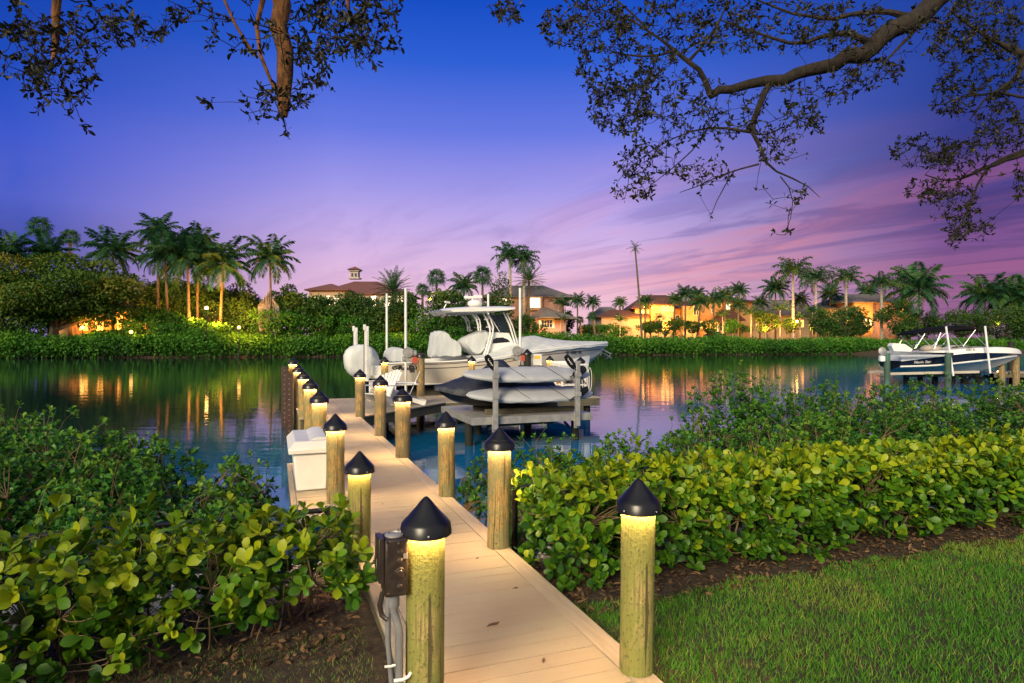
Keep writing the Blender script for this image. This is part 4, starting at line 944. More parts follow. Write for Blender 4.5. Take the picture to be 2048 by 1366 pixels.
def shrub(b, a, z0, hw, hd, ztop, nros, leafsize, kind, matk, label, group, name='hedge_shrub', cat='hedge shrub', skirt=.0, nl=7, seed=0, tintb=.45, bias=.0, zlow=.25, inner=.35, mound=False, nstem=6, stick=0):
    """a shrub in dock coordinates; its volume is hw x hd x (ztop-z0); rosettes lie mostly on the shell"""
    rng = np.random.default_rng(seed+101); t = thing(name, label, cat, D(b, a, z0), TH, group)
    H = ztop-z0; tips = []; dirs = []; tint = []
    while len(tips) < nros:
        u = rng.uniform(-1, 1, 3); u[2] = rng.uniform(zlow, 1)
        if mound:
            rr = math.sqrt((u[0])**2+(u[1])**2+max(0, (u[2]-.15)/.85)**2)
            if rr > 1 or (rr < .62 and rng.random() > inner): continue
            p = np.array([u[0]*hw, u[1]*hd, u[2]*H]); p *= 1+.10*math.sin(u[0]*5+seed)*math.cos(u[1]*4+seed*2); dr = np.array([u[0]*.8, u[1]*.8, u[2]*.9+.2])
        else:
            sh = max(abs(u[0])*.9, abs(u[1]), u[2])
            if u[2] < .3+.25*abs(u[1]) and rng.random() > .55+skirt: continue
            if sh < .72 and rng.random() > inner: continue
            p = np.array([u[0]*hw, u[1]*hd*(.86+.14*u[2]), u[2]*H*(1-.07*u[1]**2)]); dr = np.array([u[0]*.25, (1 if u[1] > 0 else -1)*max(0, abs(u[1])-.4)*1.6, .55+max(0, u[2]-.6)*1.2])
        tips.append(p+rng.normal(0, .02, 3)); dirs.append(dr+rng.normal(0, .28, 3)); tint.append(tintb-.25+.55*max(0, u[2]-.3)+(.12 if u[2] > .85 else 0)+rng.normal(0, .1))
    tips = np.array(tips); dirs = norm(np.array(dirs)); tint = np.array(tint)
    if stick:                                   # shoots standing proud of the top
        idx = rng.choice(len(tips), stick, replace=False); tips[idx, :2] *= .7; tips[idx, 2] = (H*np.sqrt(np.clip(1-(tips[idx, 0]/hw)**2-(tips[idx, 1]/hd)**2, .3, 1)) if mound else H)*rng.uniform(1.0, 1.06, stick)+rng.uniform(.04, .22, stick)*(1 if mound else .6); dirs[idx] = norm(np.array([0, 0, 1])+rng.normal(0, .12, (stick, 3))); tint[idx] = .75
    R_ = rosettes(tips, dirs, nl, 1.05, rng, leafsize, tint)
    leaves('foliage', kind, R_[0], R_[1], R_[2], R_[3], M[matk], t, R_[4])
    segs = []; mains = []
    for i in range(nstem):
        bx, by = rng.uniform(-.55, .55)*hw, rng.uniform(-.35, .35)*hd; q_ = (bx+rng.normal(0, .3)*hw, by+rng.normal(0, .4)*hd, H*rng.uniform(.5, .75)); pts = bent((bx, by, -.05), q_, rng, .07, 6); segs.append((pts, .011*(H/.9), .006)); mains += pts[1:]
    ma = np.array(mains)
    sel = rng.choice(len(tips), min(len(tips), int(nros*.75), 130), replace=False)
    if stick: sel = np.union1d(sel, idx)
    for i in sel:
        d_ = ma-tips[i]; c_ = (d_**2).sum(1)+2.0*np.maximum(0, ma[:, 2]-tips[i][2])**2; j = int(np.argmin(c_))
        segs.append((bent(ma[j], tips[i]-dirs[i]*leafsize*.3, rng, .1, 4), .0045, .0028))
    stems_mesh('stems', segs, M['twig'], t, 4)
    return t
# right hedge (round paddle leaves)
pos_r = ['first', 'second', 'third', 'fourth', 'fifth', 'sixth', 'seventh', 'eighth', 'ninth', 'tenth']
for i in range(10):
    bb_ = .50+i*.66
    lb = 'right hedge shrub, '+(['with its end leaves lit by the second post lamp', 'second from the dock, half behind the nearest right lamp post', 'third from the dock, dense down to the soil', 'fourth from the dock, with yellow top leaves', 'fifth from the dock, at the middle of the hedge', 'sixth from the dock, with twisted stems showing', 'seventh from the dock, paler and looser', 'eighth from the dock, near the right picture edge', 'ninth from the dock, at the right picture edge', 'tenth from the dock, last one at the right'][i])
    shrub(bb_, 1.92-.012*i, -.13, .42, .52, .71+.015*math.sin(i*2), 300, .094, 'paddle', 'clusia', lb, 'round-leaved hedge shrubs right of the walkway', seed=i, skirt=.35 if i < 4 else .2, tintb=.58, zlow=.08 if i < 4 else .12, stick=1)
# left hedge, leggier
for i in range(6):
    bb_ = -1.78-i*.70
    lb = 'leggy left hedge shrub, '+(['closest to the dock', 'second from the dock with white rocks showing behind its stems', 'third from the dock, at the middle of the left hedge', 'fourth from the dock, with an orange dying leaf', 'fifth from the dock, near the lower left corner', 'sixth from the dock, at the left picture edge'][i])
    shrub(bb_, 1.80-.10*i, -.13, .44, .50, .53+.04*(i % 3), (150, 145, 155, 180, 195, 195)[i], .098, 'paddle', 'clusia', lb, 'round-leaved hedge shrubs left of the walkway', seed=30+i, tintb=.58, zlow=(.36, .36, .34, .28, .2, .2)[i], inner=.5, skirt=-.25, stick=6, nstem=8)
for i, (bb_, aa_) in enumerate(((-2.75, 1.36), (-3.35, 1.22), (-2.2, 1.52), (-3.0, 1.62))):
    shrub(bb_, aa_, -.13, .30, .28, .20+.03*i, 34, .088, 'paddle', 'clusia', 'low sprouting hedge shrub at the lower left, '+('in front of the third hedge shrub', 'closest to the camera', 'nearest the walkway', 'just under the hedge leaves')[i], 'low shoots before the left hedge', seed=50+i, tintb=.5, zlow=.3, inner=.6, nstem=4)
# mangrove shrubs on the left bank
k = 0
names_l = ['beside the dock box', 'behind the left hedge nearest the walkway', 'low, its tips over the fence', 'mid bank, dense and dark', 'tallest, its shoots against the water', 'outer edge toward the canal', 'far left, tall shoots', 'left picture edge, low', 'left picture edge, tall', 'between the fence and the canal', 'inner left bank', 'outermost left, toward the canal', 'small one nearest the deck bump-out', 'rear left bank behind taller shoots', 'lower left beyond the black fence']
for (b_, a_, hw_, hd_, zt) in ((-2.55, 5.3, .75, .9, .10), (-2.5, 4.1, .7, .7, .0), (-3.6, 4.2, .8, .8, .13), (-3.7, 5.4, .95, 1.0, .38), (-4.5, 6.6, 1.1, 1.1, .62), (-3.6, 6.8, 1.0, .9, .34), (-6.0, 6.3, 1.1, 1.2, .72), (-5.2, 4.4, .9, .8, .24), (-7.4, 6.2, 1.2, 1.1, .78), (-5.0, 5.4, 1.0, .9, .46), (-6.4, 5.1, 1.0, .8, .40), (-5.6, 7.6, 1.2, .9, .62), (-2.35, 6.5, .5, .7, .10), (-7.0, 7.6, 1.2, .9, .74), (-6.6, 4.2, .8, .6, .22)):
    zt += .18 if b_ < -3 else .05
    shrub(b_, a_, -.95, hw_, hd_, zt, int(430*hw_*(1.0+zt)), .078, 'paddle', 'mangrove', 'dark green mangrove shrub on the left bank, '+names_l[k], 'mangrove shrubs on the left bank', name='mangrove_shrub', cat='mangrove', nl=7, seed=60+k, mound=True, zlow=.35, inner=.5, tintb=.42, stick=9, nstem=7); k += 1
names_r = ['beside the walkway behind the third right post', 'in front of the jet ski lift', 'right of the jet ski lift piles', 'low, with blue water behind it', 'second low one by the open water', 'tall round one standing against the water', 'tall one just right of the tallest', 'low in front of the tallest', 'mid bank, thorny and bare-twigged', 'under the bow of the bowrider', 'in front of the neighbour dock', 'behind the fifth hedge shrub', 'behind the seventh hedge shrub', 'at the right picture edge', 'right edge, nearer the hedge', 'right edge, farther back', 'gap filler between hedge and tallest shrub', 'nearest the second right lamp post', 'low on the water side of the tallest', 'far right behind the rest']
k = 0
for (b_, a_, hw_, hd_, zt) in ((.72, 4.9, .55, .9, .22), (1.7, 5.3, .8, .9, .42), (2.7, 5.2, .8, .8, .35), (3.6, 5.0, .8, .8, .40), (4.3, 5.6, .8, .7, .52), (5.4, 6.0, .95, .9, 1.22), (6.6, 6.2, 1.0, .9, 1.02), (5.0, 4.6, .9, .8, .62), (6.2, 4.8, 1.0, .8, .66), (7.9, 6.4, 1.1, 1.0, .98), (9.2, 6.3, 1.1, 1.0, .95), (2.0, 3.9, .8, .7, .30), (3.2, 3.8, .8, .7, .34), (10.4, 6.0, 1.1, 1.1, .98), (7.6, 4.6, 1.0, .9, .70), (10.9, 4.9, 1.1, 1.0, .9), (4.4, 3.9, .8, .7, .42), (.75, 3.7, .5, .7, .12), (8.9, 5.0, 1.1, .9, .80), (12.0, 5.6, 1.1, 1.2, .98)):
    shrub(b_, a_, -.95, hw_, hd_, zt, int(400*hw_*(1.0+zt*.7)), .07 if zt < 1.1 else .074, 'paddle', 'mangrove', 'dark green mangrove shrub on the right bank, '+names_r[k], 'mangrove shrubs on the right bank', name='mangrove_shrub', cat='mangrove', nl=7, seed=90+k, mound=True, zlow=.35, inner=.5, tintb=.45, stick=8, nstem=7); k += 1

# ------------------------------------------------------------------ grass, litter, rocks, fence
def inlawn(a, b):
    return (a < 1.24+np.where(b < 0, .26, 0)+.05*np.sin(b*5)+.03*np.sin(b*13)) & (a > -1.6) & ((b > .06) | (b < -1.36))
rng = np.random.default_rng(5); N = 150000
a = rng.uniform(-1.6, 1.65, N); b = np.where(rng.random(N) < .80, rng.uniform(.06, 7.4, N), rng.uniform(-4.2, -1.36, N)); ok = inlawn(a, b)
thin = (b < -1.3) & (rng.random(N) < .45); ok &= ~thin
a, b = a[ok], b[ok]; X = OX+b*math.cos(TH)-a*math.sin(TH); Y = OY+b*math.sin(TH)+a*math.cos(TH)
vis = (Y > 1.7) & (np.abs(X) < .83*Y+1.3); X, Y, a, b = X[vis], Y[vis], a[vis], b[vis]; n_ = len(X)
pos = np.stack([X, Y, np.full(n_, -.125)], 1); dd = norm(np.stack([rng.normal(0, .42, n_), rng.normal(0, .42, n_), np.ones(n_)], 1))
up = rng.normal(0, 1, (n_, 3)); patch = .5+.5*np.sin(X*2.1+1)*np.sin(Y*2.7)
tint = .34+.22*patch+.22*(np.sin(X*1.3+2)*np.sin(Y*1.9+X*.7) > .62)+rng.normal(0, .15, n_)+np.where(b < 0, .18, 0)+(rng.random(n_) < .05)*.5
hgt = np.where(b < 0, .6, 1.0)*rng.uniform(.028, .062, n_)
gr_ = leaves('lawn_grass', 'blade', pos, dd, up, hgt, M['grass'], None, tint, .085); tag(gr_, 'short green lawn grass around the dock entry', 'grass', kind='stuff')
# mulch litter: dead leaves and twigs under the hedges
N = 7500; a = rng.uniform(1.1, 2.5, N); b = np.where(rng.random(N) < .6, rng.uniform(.1, 6.5, N), rng.uniform(-6, -1.4, N)); X = OX+b*math.cos(TH)-a*math.sin(TH); Y = OY+b*math.sin(TH)+a*math.cos(TH)
pos = np.stack([X, Y, ground_z(X, Y)+.012+rng.uniform(0, .02, N)], 1); dd = norm(np.stack([rng.normal(0, 1, N), rng.normal(0, 1, N), rng.normal(0, .25, N)], 1)); up = norm(np.stack([rng.normal(0, .4, N), rng.normal(0, .4, N), np.ones(N)], 1))
M['litter'] = leafmat('litter_leaf', (.03, .018, .01), (.09, .05, .025), (.20, .12, .06), .8, .1)
o = leaves('leaf_litter', 'oval', pos, dd, up, rng.uniform(.025, .075, N), M['litter'], None, rng.uniform(0, 1, N)); tag(o, 'brown leaf litter and mulch under the hedges', 'leaf litter', kind='stuff')
# riprap
rmat = pmat('limestone', (.68, .64, .58), (.36, .33, .29), 5, .9, bumps=.8, bdist=.04, bscale=12, contrast=(.3, .7))
rock_me = []
for v_ in range(6):
    rg = np.random.default_rng(v_); g = MB(); nu, nv = 12, 8; prof = []
    g.ell((0, 0, 0), (.5, .4, .3), nu, nv); pl = [(norm(rg.normal(0, 1, 3)), rg.uniform(.22, .36)) for _ in range(9)]
    vs = []
    for p in g.v:
        p = np.array(p)
        for n_, d_ in pl:
            s_ = float(p @ n_)-d_
            if s_ > 0: p = p-n_*s_
        vs.append(tuple(p+rg.normal(0, .008, 3)*.3))
    g.v = vs; rock_me.append(g)
rp = None; cnt = 0; protos = []
for i in range(84):
    left = i < 64
    b_ = rng.uniform(-6.6, -1.45) if left else rng.uniform(.5, 5.5); a_ = rng.uniform(2.75, 4.1) if left else rng.uniform(2.7, 3.6); s_ = rng.uniform(.28, .62); p_ = D(b_, a_)
    z_ = float(ground_z(p_.x, p_.y))
    if i < 6: o = rock_me[i].build('boulder', rmat, None, smooth=False); protos.append(o)
    else: o = protos[i % 6].copy(); link(o)
    o.location = (p_.x, p_.y, z_+.10*s_+.04); o.rotation_euler = (rng.uniform(-.4, .4), rng.uniform(-.4, .4), rng.uniform(0, 6.28)); o.scale = (s_, s_, s_*rng.uniform(.8, 1.2))
    tag(o, 'pale limestone boulder on the bank behind the '+('left' if left else 'right')+' hedge', 'boulder', 'pale boulders behind the '+('left' if left else 'right')+' hedge')
# chain link fences
def chain_fence(b0, b1, a_, ztop, zbot, label):
    t = thing('chain_link_fence', label, 'fence', D(min(b0, b1), a_, 0), TH); Lf = abs(b1-b0); H_ = ztop-zbot
    g = MB(); g.tube([(0, 0, ztop), (Lf, 0, ztop)], .021, 10); g.build('top_rail', M['black'], t, smooth=True)
    n_ = max(2, int(Lf/1.5)+1)
    for k in range(n_+1):
        x_ = Lf*k/n_; g = MB(); g.tube([(x_, 0, zbot-.3), (x_, 0, ztop+.03)], .027, 10); g.build('fence_post', M['black'], t, smooth=True)
    g = MB(); st = .065; m_ = int((Lf+H_)/st)
    for k in range(m_):
        for s_ in (1, -1):
            xa = k*st-H_; xb = xa+H_; za, zb = (zbot, ztop) if s_ == 1 else (ztop, zbot)
            p0 = [xa, za]; p1 = [xb, zb]
            if xa < 0: tt = -xa/(xb-xa); p0 = [0, za+(zb-za)*tt]
            if xb > Lf: tt = (Lf-xa)/(xb-xa); p1 = [Lf, za+(zb-za)*tt]
            if p1[0]-p0[0] > .02: g.tube([(p0[0], .006*s_, p0[1]), (p1[0], .006*s_, p1[1])], .0024, 3, caps=False)
    g.build('wire_mesh', M['black'], t); return t
chain_fence(-1.5, -7.0, 2.62, .40, -.42, 'black chain link fence behind the left hedge')
chain_fence(.16, 7.2, 2.62, .45, -.42, 'black chain link fence behind the right hedge')

# ------------------------------------------------------------------ oaks overhead
def oak(name, label, root, limbs, blobs, ntarget, leafsize, seed, nl=6, seglen=.16, depth_jit=.5, barkm='bark'):
    """limbs: list of polylines (Vector, radius). blobs: (px,py,rx,ry,depth,weight)"""
    rng = np.random.default_rng(seed); t = thing(name, label, 'tree', root)
    org = np.array(root); nodes = []; nd = []; segs = []
    for pl in limbs:
        pts = [np.array(p)-org for p, _ in pl]; rs_ = [r for _, r in pl]; fine = []; fr = []
        for i in range(len(pts)-1):
            m_ = max(1, int(np.linalg.norm(pts[i+1]-pts[i])/.12))
            for k in range(m_):
                tt = k/m_; fine.append(pts[i]+(pts[i+1]-pts[i])*tt); fr.append(rs_[i]+(rs_[i+1]-rs_[i])*tt)
        fine.append(pts[-1]); fr.append(rs_[-1])
        for _ in range(2): fine = [fine[0]]+[(fine[i-1]+fine[i]*2+fine[i+1])/4 for i in range(1, len(fine)-1)]+[fine[-1]]
        fine = [f_+rng.normal(0, min(.018, fr[i]*.25), 3) for i, f_ in enumerate(fine)]
        segs.append((fine, fr)); nodes += fine; nd += fr
    g = MB()
    for pts, rs_ in segs: g.tube([tuple(p) for p in pts], rs_, 10 if max(rs_) > .05 else 7)
    g.build('trunk', M[barkm], t, smooth=True)
    # targets
    W = np.array([b[5]*b[2]*b[3] for b in blobs]); W = W/W.sum(); T = []
    for _ in range(ntarget):
        b_ = blobs[rng.choice(len(blobs), p=W)]; an = rng.uniform(0, 6.28); rr = math.sqrt(rng.random()); px_ = b_[0]+b_[2]*rr*math.cos(an); py_ = b_[1]+b_[3]*rr*math.sin(an)
        T.append(np.array(P(px_, py_, b_[4]+rng.normal(0, depth_jit)))-org)
    T = np.array(T); nodes = np.array(nodes); nr = np.array(nd)
    d0 = ((T[:, None]-nodes[None])**2).sum(2).min(1); T = T[np.argsort(d0)]
    g = MB(); tips = []; tdir = []
    for q_ in T:
        d_ = np.linalg.norm(nodes-q_, axis=1)+rng.uniform(0, .1, len(nodes)); j = int(np.argmin(d_)); p = nodes[j]; L_ = np.linalg.norm(q_-p)
        if L_ < .05: continue
        m_ = max(2, int(L_/seglen)+1); o_ = rng.normal(0, .10*L_, 3); o2 = rng.normal(0, .05*L_, 3); pts = [p+(q_-p)*tt+o_*math.sin(PI*tt)+o2*math.sin(2*PI*tt)+(rng.normal(0, .012, 3) if 0 < tt < 1 else 0) for tt in np.linspace(0, 1, m_+1)]
        r0 = min(nr[j]*.7, .005+.014*L_) ; r0 = max(r0, .0034); r1 = max(.0018, r0*.35)
        g.tube([tuple(x_) for x_ in pts], [r0+(r1-r0)*i/m_ for i in range(m_+1)], 4, caps=False)
        nodes = np.vstack([nodes, pts[1:]]); nr = np.concatenate([nr, np.linspace(r0, r1, m_+1)[1:]])
        tips.append(q_); tdir.append(norm(pts[-1]-pts[-2]))
        for ii in range(1, m_):
            if rng.random() < .35: tips.append(pts[ii]); tdir.append(norm(pts[ii+1]-pts[ii]+rng.normal(0, .6, 3)*np.linalg.norm(pts[ii+1]-pts[ii])))
    g.build('twigs', M['bark' if barkm == 'bark' else 'bark'], t, smooth=True)
    tips = np.array(tips); tdir = np.array(tdir)
    R__ = rosettes(tips, tdir, nl, 1.15, rng, leafsize, np.full(len(tips), .45), .9)
    keep = rng.random(len(R__[0])) < .85
    pos = R__[0]+rng.normal(0, leafsize*.15, R__[0].shape)
    leaves('foliage', 'oval', pos[keep], R__[1][keep], R__[2][keep], R__[3][keep], M['oakleaf'], t, R__[4][keep])
    return t
def PL(d, pts): return [(P(px_, py_, d+(q_[0] if q_ else 0)), r_) for px_, py_, r_, *q_ in pts]
# left oak: limbs hang into the frame from above
dl = 4.4
trk = [(Vector((-4.6, -1.2, -.2)), .30), (Vector((-4.5, -1.1, 1.6)), .24), (Vector((-4.1, -.3, 3.6)), .20), (Vector((-3.0, 1.6, 5.2)), .14), (Vector((-2.0, 3.6, 5.4)), .10), (P(548, -160, dl), .075), (P(552, -40, dl), .064), (P(562, 60, dl), .058), (P(570, 150, dl), .055), (P(566, 205, dl), .046), (P(563, 232, dl), .030)]
l2_ = [(Vector((-4.2, .0, 3.9)), .14), (Vector((-3.9, 2.6, 4.9)), .09), (P(118, -60, dl), .032), (P(118, 30, dl), .028), (P(107, 60, dl), .024), (P(104, 120, dl), .012)]
l3_ = [(Vector((-3.2, 1.3, 5.0)), .12), (Vector((-1.6, 3.4, 5.0)), .06), (P(700, -60, dl), .03), (P(690, 0, dl), .015), (P(700, 50, dl), .006)]
l4_ = PL(dl, [(552, -60, .04), (520, -10, .018), (500, 50, .016), (512, 110, .014), (545, 170, .012), (563, 205, .012)])
l5_ = PL(dl, [(420, -90, .02), (445, 0, .010), (470, 60, .010), (515, 115, .010)])
l5_ = [(Vector((-2.6, 2.3, 5.2)), .07)]+l5_
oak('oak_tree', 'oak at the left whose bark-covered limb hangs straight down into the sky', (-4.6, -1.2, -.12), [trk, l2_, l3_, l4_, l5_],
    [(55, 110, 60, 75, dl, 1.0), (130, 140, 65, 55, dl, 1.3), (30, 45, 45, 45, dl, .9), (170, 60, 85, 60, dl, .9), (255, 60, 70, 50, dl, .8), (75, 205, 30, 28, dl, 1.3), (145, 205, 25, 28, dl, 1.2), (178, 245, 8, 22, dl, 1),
     (545, 205, 70, 38, dl, 1.3), (450, 100, 50, 30, dl, .6), (490, 50, 90, 60, dl, .35), (610, 160, 55, 55, dl, .8), (660, 50, 90, 70, dl, 1.3), (760, 45, 60, 60, dl, 1.3), (735, 105, 40, 28, dl, 1.1), (640, 90, 40, 50, dl, 1.0), (400, 30, 60, 40, dl, .5), (420, 200, 25, 15, dl, .6), (575, 258, 6, 10, dl, 1.2), (340, 40, 40, 45, dl, .5)], 520, .054, 3, nl=5, depth_jit=.35, barkm='bark_lamp_tint')
# small sprig at top centre
dr_ = 6.0
def PL2(d, pts): return PL(d, [(p[0], p[1], p[2]*.80) for p in pts])
A_ = PL2(dr_, [(1960, -110, .135), (1900, -20, .120), (1850, 28, .112), (1790, 66, .105), (1720, 108, .094), (1650, 140, .078), (1570, 158, .066), (1500, 166, .056), (1462, 172, .052), (1430, 186, .048), (1420, 190, .040)])
A_ = [(Vector((6.6, 3.6, -.2)), .36), (Vector((6.5, 3.7, 2.0)), .29), (Vector((6.3, 4.2, 4.0)), .22), (Vector((5.4, 5.3, 5.4)), .16)]+A_
B_ = PL2(dr_, [(1420, 190, .040), (1419, 158, .034), (1405, 142, .030), (1378, 122, .028), (1352, 104, .024), (1325, 84, .018), (1290, 52, .013), (1240, 30, .010), (1190, 15, .006)])
C_ = PL2(dr_, [(1545, 163, .045), (1528, 182, .036), (1514, 215, .034), (1507, 255, .032), (1495, 275, .024), (1520, 270, .022), (1532, 300, .020), (1518, 328, .016), (1545, 346, .012), (1590, 356, .010), (1625, 366, .006), (1640, 395, .003)])
D_ = PL2(dr_, [(1505, 262, .022), (1478, 270, .017), (1458, 252, .015), (1420, 250, .013), (1385, 262, .010), (1340, 275, .008), (1290, 310, .006), (1250, 345, .004)])
E_ = PL2(dr_, [(1750, 92, .05), (1700, 62, .034), (1640, 72, .026), (1585, 100, .02), (1545, 72, .018), (1500, 62, .014), (1440, 40, .009)])
F_ = PL2(dr_, [(1830, 40, .05), (1780, 20, .034), (1700, 30, .026), (1640, 42, .02), (1560, 18, .014), (1500, -5, .01)])
G_ = PL2(dr_, [(1378, 122, .022), (1400, 90, .016), (1440, 62, .013), (1455, 20, .010), (1462, -30, .008)])
H_ = PL2(dr_, [(1348, 102, .016), (1290, 120, .012), (1240, 115, .009), (1200, 95, .006)])
I_ = PL2(dr_, [(1518, 328, .012), (1480, 338, .010), (1445, 345, .008), (1400, 375, .006), (1360, 385, .004)])
J_ = PL2(dr_, [(1420, 250, .010), (1390, 300, .008), (1360, 330, .007), (1320, 350, .005), (1290, 380, .003)])
K_ = PL2(dr_, [(1870, 0, .05), (1850, 45, .03), (1820, 75, .022), (1790, 95, .016), (1750, 150, .006)])
L_ = PL2(dr_, [(1290, 52, .013), (1200, -30, .010), (1100, -60, .008), (1020, -25, .007), (1005, 10, .004)])
M_ = PL2(dr_, [(1560, 352, .008), (1600, 395, .005), (1580, 440, .004), (1570, 470, .003)])
N_ = PL2(dr_, [(1470, 340, .008), (1430, 400, .005), (1420, 435, .003)])
oak('oak_tree', 'large oak at the upper right with a thick limb sweeping down from the corner', (6.6, 3.6, -.12), [A_, B_, C_, D_, E_, F_, G_, H_, I_, J_, K_, L_, M_, N_],
    [(1170, 50, 90, 55, dr_, 1.6), (1240, 140, 90, 60, dr_, 1.3), (1330, 50, 120, 60, dr_, .9), (1240, 215, 65, 55, dr_, 1.4), (1330, 170, 70, 70, dr_, 1.0), (1450, 50, 100, 60, dr_, .8), (1570, 50, 120, 55, dr_, .8), (1700, 55, 100, 55, dr_, .7), (1750, 140, 65, 40, dr_, 1.2), (1850, 60, 55, 50, dr_, .8), (1690, 190, 40, 25, dr_, .5), (1560, 225, 80, 60, dr_, .75), (1625, 240, 35, 25, dr_, 1), (1300, 320, 70, 45, dr_, .8), (1400, 250, 80, 50, dr_, .7), (1560, 300, 55, 35, dr_, .5), (1420, 350, 60, 35, dr_, .45), (1265, 375, 40, 30, dr_, 1), (1300, 405, 50, 15, dr_, .5), (1440, 200, 60, 40, dr_, .5), (1565, 460, 25, 15, dr_, .5), (1420, 435, 20, 10, dr_, .6), (1560, 390, 60, 25, dr_, .2), (1010, 22, 36, 28, dr_, 1.2), (1640, 160, 50, 30, dr_, .4)], 1450, .052, 8, nl=5, depth_jit=.45)
de = 8.0
A2 = [(Vector((9.6, 8.0, -.5)), .30), (Vector((9.4, 8.0, 2.5)), .24), (Vector((9.0, 8.0, 4.4)), .18), (P(2200, 40, de), .13), (P(2120, -60, de), .09)]
B2 = [(Vector((9.4, 8.0, 2.6)), .12)]+PL(de, [(2200, 290, .06), (2080, 295, .035), (2010, 320, .026), (1950, 345, .018), (1900, 368, .012), (1850, 350, .006)])
C2 = [(Vector((9.3, 8.0, 3.0)), .10)]+PL(de, [(2160, 250, .05), (2060, 300, .03), (1985, 322, .02), (1962, 350, .014), (1940, 410, .010), (1915, 460, .005)])
D2 = [(Vector((9.1, 8.0, 4.0)), .12)]+PL(de, [(2130, 130, .05), (2050, 110, .05), (2000, 90, .03), (1950, 60, .02), (1900, 20, .012)])
E2 = PL(de, [(2050, 110, .04), (2040, 150, .035), (1990, 190, .018), (1930, 190, .012), (1880, 210, .006)])
F2 = [(Vector((9.2, 8.0, 3.6)), .10)]+PL(de, [(2140, 200, .05), (2040, 195, .018), (1980, 180, .014), (1940, 240, .008)])
oak('oak_tree', 'smaller leafy oak at the right picture edge, its drooping twigs reaching left', (9.6, 8.0, -.5), [A2, B2, C2, D2, E2, F2],
    [(1960, 50, 90, 60, de, 1.1), (1995, 140, 60, 70, de, 1.2), (1905, 190, 45, 50, de, 1.0), (2000, 255, 55, 50, de, 1.1), (1850, 305, 75, 35, de, .8), (1930, 320, 60, 40, de, .8), (1900, 400, 60, 45, de, .8), (1850, 380, 40, 30, de, .5), (1935, 445, 55, 35, de, .8), (2040, 370, 14, 45, de, .8), (1905, 480, 12, 22, de, 1), (1900, 110, 50, 40, de, .8)], 950, .056, 15, nl=6, depth_jit=.5)
# ------------------------------------------------------------------ far bank
GZF = 1.7
def gpos(px, d, z=None):
    x_ = (px-1024)/F*d
    return Vector((x_, d, float(farz(x_, d)) if z is None else z))
def cloud(name, cs, n, size, mat, parent, seed, tb=.45, flat=0.0):
    """leaf clumps on a heap of ellipsoids cs=[(c, r)...]"""
    rng = np.random.default_rng(seed); W = np.array([c[1][0]*c[1][2]+c[1][0]*c[1][1] for c in cs]); W = W/W.sum(); ix = rng.choice(len(cs), n, p=W)
    C_ = np.array([c[0] for c in cs])[ix]; R_ = np.array([c[1] for c in cs])[ix]; u = norm(rng.normal(0, 1, (n, 3))); u[:, 2] = np.where(rng.random(n) < .42, -1, 1)*np.abs(u[:, 2])
    rr = rng.uniform(.72, 1.08, (n, 1)); p = C_+u*R_*rr
    dd = norm(u*.6+rng.normal(0, .6, (n, 3))+np.array([0, 0, -.15])); up = u+rng.normal(0, .45, (n, 3))
    lump = rng.normal(0, .17, len(cs))[ix]
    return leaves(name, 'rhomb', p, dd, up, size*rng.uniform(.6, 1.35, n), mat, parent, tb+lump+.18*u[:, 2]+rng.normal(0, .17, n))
def heap(c, r, k, seed, scale=.42):
    rng = np.random.default_rng(seed); out = [(np.array(c), np.array(r)*.72)]
    for i in range(k):
        u = norm(rng.normal(0, 1, 3)); u[2] = u[2]*.9+.1; s_ = scale*rng.uniform(.35, 1.1)*(.8 if k > 30 else 1)
        out.append((np.array(c)+u*np.array(r)*rng.uniform(.68, .92), np.array(r)*s_*np.array([1, 1, rng.uniform(.7, 1)])))
    return out
# mangrove band along the far water: one uncountable mass
rng = np.random.default_rng(77); cs = []
for x_ in np.arange(-110, 125, 1.7):
    yb = float(bankY(x_)); hh = 3.0+.35*math.sin(x_*.21)+rng.normal(0, .18)
    hh += -.75*np.clip((x_-10)/60, 0, 1)+.1
    cs.append((np.array([x_, yb+.5+rng.normal(0, .3), hh*.42-.35]), np.array([1.9, 1.6, hh*.50])))
    cs.append((np.array([x_+.8, yb+2.6, hh*.52-.2]), np.array([2.1, 2.2, hh*.52])))
o = cloud('mangrove_thicket', cs, 150000, .42, M['farleaf'], None, 1, .5); tag(o, 'low clipped mangrove thicket lining the far shore', 'mangroves', kind='stuff')
g = MB()
for x_ in np.arange(-112, 126, 1.2):
    yb = float(bankY(x_))+.9; g.tube([(x_+rng.normal(0, .3), yb-.9, -1.4), (x_+rng.normal(0, .3), yb-.2, -.2), (x_, yb+.5, .7)], .07, 4, caps=False); g.tube([(x_+.5, yb-1.1, -1.3), (x_+.6, yb-.1, .1)], .05, 4, caps=False)
o = g.build('mangrove_roots', M['fartrunk']); tag(o, 'dark prop roots along the far waterline', 'roots', kind='stuff')

